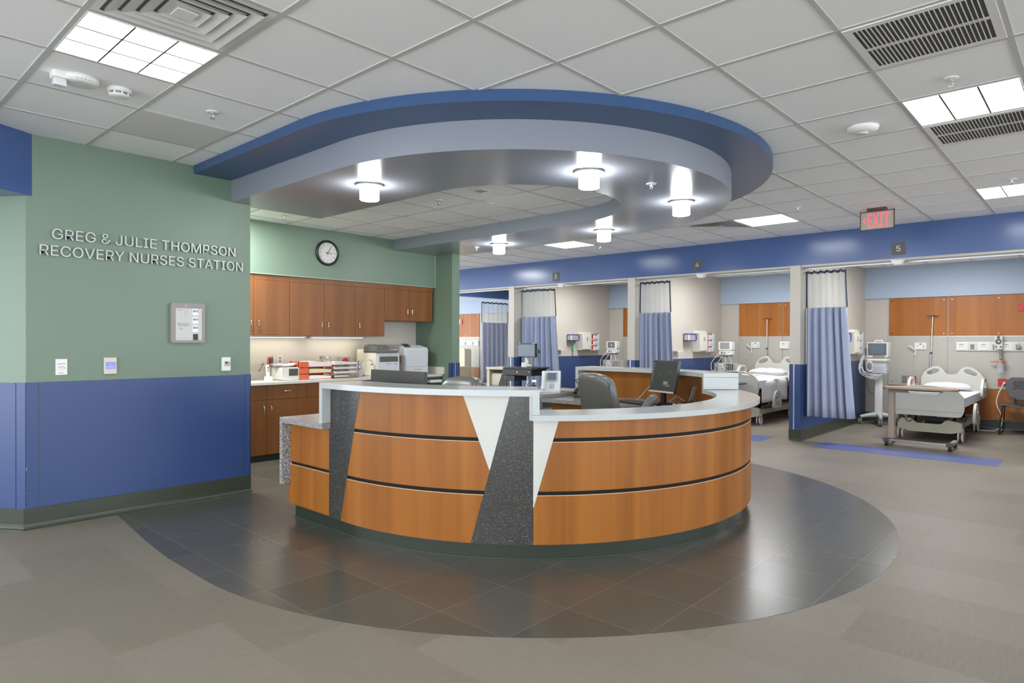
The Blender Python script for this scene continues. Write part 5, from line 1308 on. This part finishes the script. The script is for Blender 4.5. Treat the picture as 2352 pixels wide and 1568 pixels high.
# ================================================================= things at the station
WZ = .739
def office_chair(loc, rz, w_, top, label):
    """local: faces +y"""
    t = thing('office_chair', label, 'chair', loc, rz, None)
    h = top-.50
    def back(u, v):
        a = 2*PI*u; cx, cz = math.cos(a), math.sin(a)
        ww = w_/2*(1-.14*v*v); x = ww*math.copysign(abs(cx)**.5, cx); y = .075*math.copysign(abs(cz)**.6, cz)
        zz = .50+h*v
        if v > .999: x *= .0; y *= 0
        return (x, y-.26-.12*v+.05*(x/ww if ww else 0)**2, zz)
    m_ = MB(); K_ = 24
    prof = [0, .03, .1, .25, .45, .65, .8, .9, .955, .985, 1.0]
    def bk(u, j):
        v = prof[j]; e = 1 if v < .86 else math.sqrt(max(0, 1-((v-.86)/.14)**2))
        b0 = 1 if v > .1 else .8+.2*math.sqrt(v/.1)
        a = 2*PI*u; cx, cz = math.cos(a), math.sin(a)
        ww = w_/2*(1-.10*v)*(.35+.65*e)*b0; th = .075*(.25+.75*e)
        x = ww*math.copysign(abs(cx)**.45, cx); y = th*math.copysign(abs(cz)**.7, cz)
        return (x, y-.27-.10*v*v+.04*(x/(w_/2))**2, .48+h*1.04*v if v < 1 else .48+h*1.04)
    vs = [bk(i/K_, j) for j in range(len(prof)) for i in range(K_)]
    fs = [(j*K_+i, j*K_+(i+1) % K_, (j+1)*K_+(i+1) % K_, (j+1)*K_+i) for j in range(len(prof)-1) for i in range(K_)]
    m_.add(vs, fs, True); m_.add(vs, [tuple(range((len(prof)-1)*K_, len(prof)*K_)), tuple(range(K_-1, -1, -1))], False)
    q = m_.build('backrest', LEATH, t, sub=1)
    # shell panel and piping on the rear
    pn = [bk(i/K_, j) for j in range(1, 8) for i in range(K_) if True]
    pp = [Vector(bk(.75+(.19 if s_ > 0 else -.19), j))+Vector((0, -.004, 0)) for s_ in (1,) for j in range(1, 8)]+[Vector(bk(.75-.19, j))+Vector((0, -.004, 0)) for j in range(7, 0, -1)]
    MB().tube(pp, .006, 6, spline=3).build('piping', LEATH, q)
    MB().rbox(-w_/2+.01, -.20, .42, w_/2-.01, .28, .53, .10).build('seat', LEATH, t, bev=.04, bseg=3)
    for sx in (-1, 1):
        x = sx*(w_/2+.045)
        MB().tube([(x, -.22, .56), (x*1.02, -.14, .66), (x*1.04, -.02, .78), (x*1.05, .06, .86), (x*1.05, .10, .885)], [.030, .036, .040, .040, .030], 10, spline=4).build('armrest', LEATH, t)
        MB().tube([(x*.7, .05, .44), (x, .06, .50), (x, .05, .70)], .018, 8).build('arm_bracket', BLACK, t)
    MB().cyl((0, 0, .10), (0, 0, .43), .028, n=14).build('gas_column', BLACK, t)
    for k in range(5):
        a = 2*PI*k/5+.4; c, s_ = math.cos(a), math.sin(a)
        g_ = MB().tube([(0, 0, .11), (.28*c, .28*s_, .075)], [.03, .018], 8).build('base_leg', BLACK, t); MB().cyl((.28*c-.018, .28*s_, .03), (.28*c+.018, .28*s_, .03), .03, n=14).build('caster', BLACK, g_)
    return t
office_chair((-3.26, 5.00, 0), -.30, .50, 1.085, 'grey leather office chair seen from behind, pulled up to the lit-logo monitor')
office_chair((-4.16, 3.54, 0), PI+.05, .50, 1.055, 'dark leather office chair with only its domed top above the raised counter')

def monitor(loc, rz, w_, h, z0, tilt, label, logo=True, scr=SCREEN):
    """local: screen faces -y"""
    t = thing('computer_monitor', label, 'monitor', loc, rz)
    M = Matrix.Translation((0, 0, z0)) @ Matrix.Rotation(-tilt, 4, 'X')
    b_ = MB(); b_.T = M; b_.box(-w_/2, -.022, 0, w_/2, .020, h); b_.box(-w_/2+.05, .02, .05, w_/2-.05, .045, h-(.05 if logo else .22)); q = b_.build('casing', flat('monitor_black', rgb(52, 54, 52), .35) if logo else flat('monitor_taupe', rgb(66, 64, 57), .5), t, bev=.004)
    b_ = MB(); b_.T = M; b_.box(-w_/2+.018, -.0235, .036, w_/2-.018, -.022, h-.018); b_.build('screen', scr, q)
    b_ = MB(); b_.T = M; b_.box(-w_/2, -.0245, .0, w_/2, -.0215, .016); b_.build('chin_strip', ALU, q)
    if logo:
        L = MB().mat(OFFW); L.T = M
        Z = frame((.02, -.0238, .085), (1, 0, 0), (0, 0, 1))
        L.text('NW', Z, width=.062, cap=.030, depth=.0004); L.box(.015, -.0242, .078, .115, -.0238, .080).box(.055, -.0242, .068, .12, -.0238, .070)
        for i in range(7): L.box(-w_/2+.024, -.0242, h-.045-.028*i, -w_/2+.033, -.0238, h-.036-.028*i)
        L.mat(WHITE).box(-.05, -.0242, .17, -.045, -.0238, .178).box(.10, -.0242, .21, .104, -.0238, .218); L.build('screen_icons', None, q)
    MB().box(-.03, .0, .012, .03, .03, z0+.08).build('stand_neck', BLACK, t, bev=.004); MB().rbox(-.11, -.09, 0, .11, .08, .014, .03).build('stand_foot', BLACK, t, bev=.003)
    return t
monitor((-3.30, 5.76, WZ), -.36, .375, .325, .115, .20, 'black monitor with a white logo on its dark screen, on the inner desk')
monitor((-3.93, 2.98, WZ), PI, .63, .36, .045, -.02, 'wide monitor seen from behind over the raised counter', logo=False)
def keyboard(loc, rz, label):
    t = thing('keyboard', label, 'keyboard', loc, rz)
    MB().box(-.22, -.08, 0, .22, .08, .018).build('case', BLACK, t, bev=.004); k_ = MB()
    for r_ in range(5):
        for c_ in range(18): k_.box(-.21+.0233*c_, -.07+.028*r_, .018, -.191+.0233*c_, -.047+.028*r_, .024)
    k_.build('keys', DGREY, t); return t
keyboard((-3.53, 5.66, WZ), -.35, 'black keyboard in front of the monitor on the inner desk')
t = thing('mouse_mat', 'flat grey mouse mat beside the keyboard on the inner desk', 'mat', (-3.22, 5.56, WZ)); MB().rbox(-.11, -.09, 0, .11, .09, .005, .02).build('mat', flat('mat_grey', rgb(108, 110, 106), .6), t)
t = thing('computer_mouse', 'small dark mouse on the grey mat', 'mouse', (-3.23, 5.57, WZ+.006)); MB().ellipsoid((0, 0, .020), (.032, .052, .020)).build('shell', BLACK, t)
t = thing('card_reader', 'small dark grey box with a cable beside the monitor foot', 'card reader', (-2.96, 5.60, WZ)); MB().box(-.05, -.035, 0, .05, .035, .035).build('body', DGREY, t, bev=.004); MB().tube([(-.05, .02, .02), (-.10, .05, .01), (-.13, .03, .05), (-.17, .06, .05)], .004, 6, spline=6).build('cord', BLACK, t)
t = thing('cordless_handset', 'black and silver cordless handset standing upright in its cradle', 'telephone', (-3.06, 5.85, WZ), -.4)
MB().rbox(-.045, -.05, 0, .045, .05, .035, .015).build('cradle', BLACK, t, bev=.005)
h_ = MB(); h_.T = Matrix.Translation((0, 0, .02)) @ Matrix.Rotation(.45, 4, 'Y'); h_.mat(BLACK).box(-.010, -.022, 0, .006, .022, .19).mat(ALU).box(.006, -.024, .0, .013, .024, .195); h_.build('handset', None, t, bev=.003)
MB().tube([(-.045, .02, .015), (-.13, .05, .03), (-.20, .02, .07), (-.28, .05, .05), (-.34, .03, .01)], .0035, 6, spline=6).build('cord', OFFW, t)
t = thing('note_block', 'pale wood-coloured block of papers by the card reader', 'papers', (-3.12, 5.72, WZ), .2); MB().box(-.035, -.02, 0, .035, .02, .02).build('stack', flat('kraft', rgb(206, 180, 160), .7), t)
t = thing('white_cord', 'thin white cord rising from the inner desk left of the monitor', 'cord', (-3.72, 5.95, WZ)); MB().tube([(0, 0, .003), (.04, .03, .05), (.11, .06, .14), (.18, .06, .18), (.30, .02, .17)], .003, 6, spline=6).build('cord', OFFW, t)
# white IP phone
t = thing('desk_phone', 'large white desk phone with a grey display, tilted up on its stand', 'telephone', (-4.84, 5.86, .7810), .62)
W_ = MB(); prof_ = [(.10, 0), (-.11, 0), (-.125, .02), (.035, .235), (.065, .235), (.10, .05)]
W_.prism([(p[0], p[1]) for p in prof_], .19, frame((-.065, 0, 0), (0, 1, 0), (0, 0, 1))); q = W_.build('body', flat('phone_white', rgb(214, 218, 218), .35), t, bev=.012, bseg=3)
nrm = Vector((0, -.215, .16)).normalized(); upv = Vector((0, .16, .215)).normalized()
Fp = frame(Vector((.03, -.125, .02))+nrm*.001, (1, 0, 0), tuple(upv))
s_ = MB(); s_.T = Fp; s_.prism(rounded([(-.065, .125), (-.065, .245), (.065, .245), (.065, .125), (.0, .105)], .015), .004); s_.build('display_bezel', flat('phone_grey', rgb(140, 144, 146), .35), q)
s_ = MB(); s_.T = Fp; s_.box(-.045, .145, .004, .045, .235, .006); s_.build('display', SCREENG, q)
s_ = MB().mat(MGREY); s_.T = Fp
for r_ in range(4):
    for c_ in range(3): s_.box(-.026+.02*c_, .025+.018*r_, .0, -.014+.02*c_, .033+.018*r_, .004)
s_.mat(WHITE)
for k in range(6): s_.cyl((.056, .135+.018*k, .003), (.056, .135+.018*k, .006), .005, n=8)
for k in range(5): s_.cyl((-.045+.022*k, .128-.006*(2-abs(k-2)), .003), (-.045+.022*k, .128-.006*(2-abs(k-2)), .006), .006, n=8)
s_.build('keys', None, q)
h_ = MB(); h_.T = Fp; h_.tube([(-.098, .01, .012), (-.098, .05, .030), (-.098, .13, .038), (-.098, .20, .030), (-.098, .235, .012)], [.026, .020, .017, .020, .026], 12, spline=3); h_.build('handset', flat('phone_white2', rgb(222, 224, 224), .3), t)
MB().rbox(-.12, -.13, 0, .14, .11, .016, .03).build('foot', MATS['phone_white'], t, bev=.005)
MB().tube([(.12, -.10, .01), (.22, -.12, .008), (.30, -.09, .006), (.27, -.03, .006), (.14, -.02, .008)], .006, 7, spline=5).build('cord', MGREY, t)
t = thing('desk_phone', 'black desk phone with silver keys beside the white one', 'telephone', (-4.38, 5.90, WZ), .15)
W_ = MB(); W_.prism([(-.10, 0), (.10, 0), (.10, .075), (-.10, .028)], .20, frame((-.08, 0, 0), (0, 1, 0), (0, 0, 1))); q = W_.build('body', BLACK, t, bev=.006)
nrm = Vector((0, -.047, .20)).normalized(); upv = Vector((0, .20, .047)).normalized(); Fp = frame(Vector((0, -.10, .028)), (1, 0, 0), tuple(upv))
s_ = MB().mat(OFFW); s_.T = Fp
for r_ in range(4):
    for c_ in range(3): s_.box(-.02+.024*c_, .03+.022*r_, .0, -.004+.024*c_, .044+.022*r_, .004)
s_.mat(SCREENL).box(.0, .135, 0, .10, .185, .004).mat(PAPER).box(.075, .02, 0, .11, .12, .002); s_.build('keys_and_label', None, q)
h_ = MB(); h_.T = Fp; h_.tube([(-.055, .01, .018), (-.055, .05, .045), (-.055, .14, .045), (-.055, .18, .018)], [.024, .018, .018, .024], 10, spline=3); h_.build('handset', BLACK, t)
t = thing('document_tray', 'flat pale tray with papers at the open end of the inner desk', 'tray', (-5.16, 5.78, .7805)); MB().rbox(-.20, -.14, 0, .16, .14, .008, .02).build('tray', OFFW, t); MB().box(-.17, -.11, .008, .13, .11, .016).build('papers', PAPER, t); MB().box(-.16, -.10, .016, .12, .10, .024).build('folder', MGREY, t)
t = thing('rolled_adapter', 'small black clip adapter on the desk edge by the black phone', 'adapter', (-4.22, 5.84, WZ)); MB().box(-.022, -.03, 0, .022, .03, .05).build('body', BLACK, t, bev=.006)
t = thing('binder_clip', 'two small dark clips lying on the far raised counter', 'desk item', (-4.0, 6.25, 1.069)); MB().box(-.03, -.01, 0, .03, .01, .006).box(-.06, -.01, 0, -.045, .01, .005).build('clips', MGREY, t)

# ---- computer cart standing in front of the bay behind the computer cart
t = thing('computer_cart', 'black computer cart with monitor and drawer in front of the far curtain', 'cart', (-7.64, 8.62, 0), .02)
MB().prism(rounded([(-.46, -.16), (-.34, -.26), (.36, -.26), (.40, -.16), (.36, .20), (-.36, .20)], .04), .028, Matrix.Translation((0, 0, .880))).build('work_surface', BLACK, t, bev=.006)
q = MB().box(-.37, -.235, .765, .30, .18, .878).build('drawer_unit', BLACK, t, bev=.006); MB().cyl((-.02, -.235, .825), (-.02, -.243, .825), .010, n=12).cyl((.245, -.235, .835), (.245, -.241, .835), .006, n=10).build('lock', CHROME, q)
MB().box(-.34, -.22, .665, -.10, .14, .764).build('side_bin', BLACK, t, bev=.008)
MB().cyl((.02, 0, .16), (.02, 0, .77), .024, n=14).build('column', ALU, t)
q = MB().box(-.215, -.02, 1.08, .21, .03, 1.325).build('monitor', BLACK, t, bev=.006); MB().box(-.195, -.0225, 1.095, .19, -.020, 1.305).build('screen', SCREENG, q); MB().box(-.17, -.024, 1.318, -.13, -.018, 1.328).box(.14, -.024, 1.318, .185, -.018, 1.328).build('clip', WHITE, q)
MB().box(.212, -.01, 1.15, .26, .02, 1.22).box(.255, -.03, 1.16, .30, 0, 1.20).build('side_mount', BLACK, t); MB().tube([(.26, 0, 1.15), (.25, 0, 1.05), (.26, 0, 1.0)], .004, 6).build('scanner_cord', BLACK, t)
MB().box(-.055, .0, .91, .045, .06, 1.10).build('monitor_arm', OFFW, t, bev=.01); MB().rbox(-.09, -.06, .908, .05, .06, .985, .02).build('arm_base', WHITE, t, bev=.005)
MB().cyl((.06, -.05, .935), (.15, -.06, .935), .02, n=12).build('label_printer', OFFW, t, bev=0)
l = MB().tube([(-.07, 0, 1.09), (-.10, .0, 1.0), (-.12, -.02, .92)], .004, 6, spline=4).tube([(.04, 0, 1.09), (.06, .02, 1.0), (.03, .0, .93)], .004, 6, spline=4).tube([(.0, -.01, 1.09), (.05, -.02, 1.03), (.08, .0, .95), (.2, -.02, .93)], .005, 6, spline=4); l.build('cables', DGREY, t)
MB().mat(MGREY).tube([(.22, -.12, .60), (.30, -.16, .68)], .016, 8).mat(ALU).box(.28, -.20, .665, .38, -.12, .70).mat(BLACK).box(.18, -.14, .52, .26, -.06, .60).build('barcode_scanner', None, t)
MB().tube([(.24, -.10, .52), (.15, -.1, .46), (.08, -.08, .58), (.02, -.05, .66), (-.02, -.05, .76)], .004, 6, spline=6).tube([(.06, -.05, .76), (.12, -.08, .66), (.10, -.1, .60), (.14, -.1, .56)], .004, 6, spline=6).build('hanging_cables', BLACK, t)
for sx in (-1, 1):
    q = MB().tube([(.02, 0, .13), (sx*.24, -.22, .10)], [.03, .02], 8).tube([(.02, 0, .13), (sx*.24, .20, .10)], [.03, .02], 8).build('base_leg', MGREY, t)
    for y in (-.22, .20): MB().cyl((sx*.24-.02, y, .045), (sx*.24+.02, y, .045), .045, n=16).cyl((sx*.24, y, .07), (sx*.24, y, .10), .012, n=8).build('caster', BLACK, q)
MB().box(-.10, -.10, .12, .14, .10, .20).build('battery_box', OFFW, t, bev=.01)

t = thing('overbed_table', 'dark-edged overbed table half hidden behind the far raised counter', 'table', (-7.02, 9.95, 0))
MB().prism(rounded([(-.42, -.19), (.42, -.19), (.42, .19), (-.42, .19)], .03), .022, Matrix.Translation((0, 0, .815))).build('tabletop', MATS['dark_top'], t, bev=.004)
MB().box(.31, -.04, .07, .38, .04, .81).build('column', TANMET, t); MB().box(-.38, -.2, .0, .38, -.15, .05).box(-.38, .15, .0, .38, .2, .05).box(.31, -.2, .0, .38, .2, .07).build('base', TANMET, t)
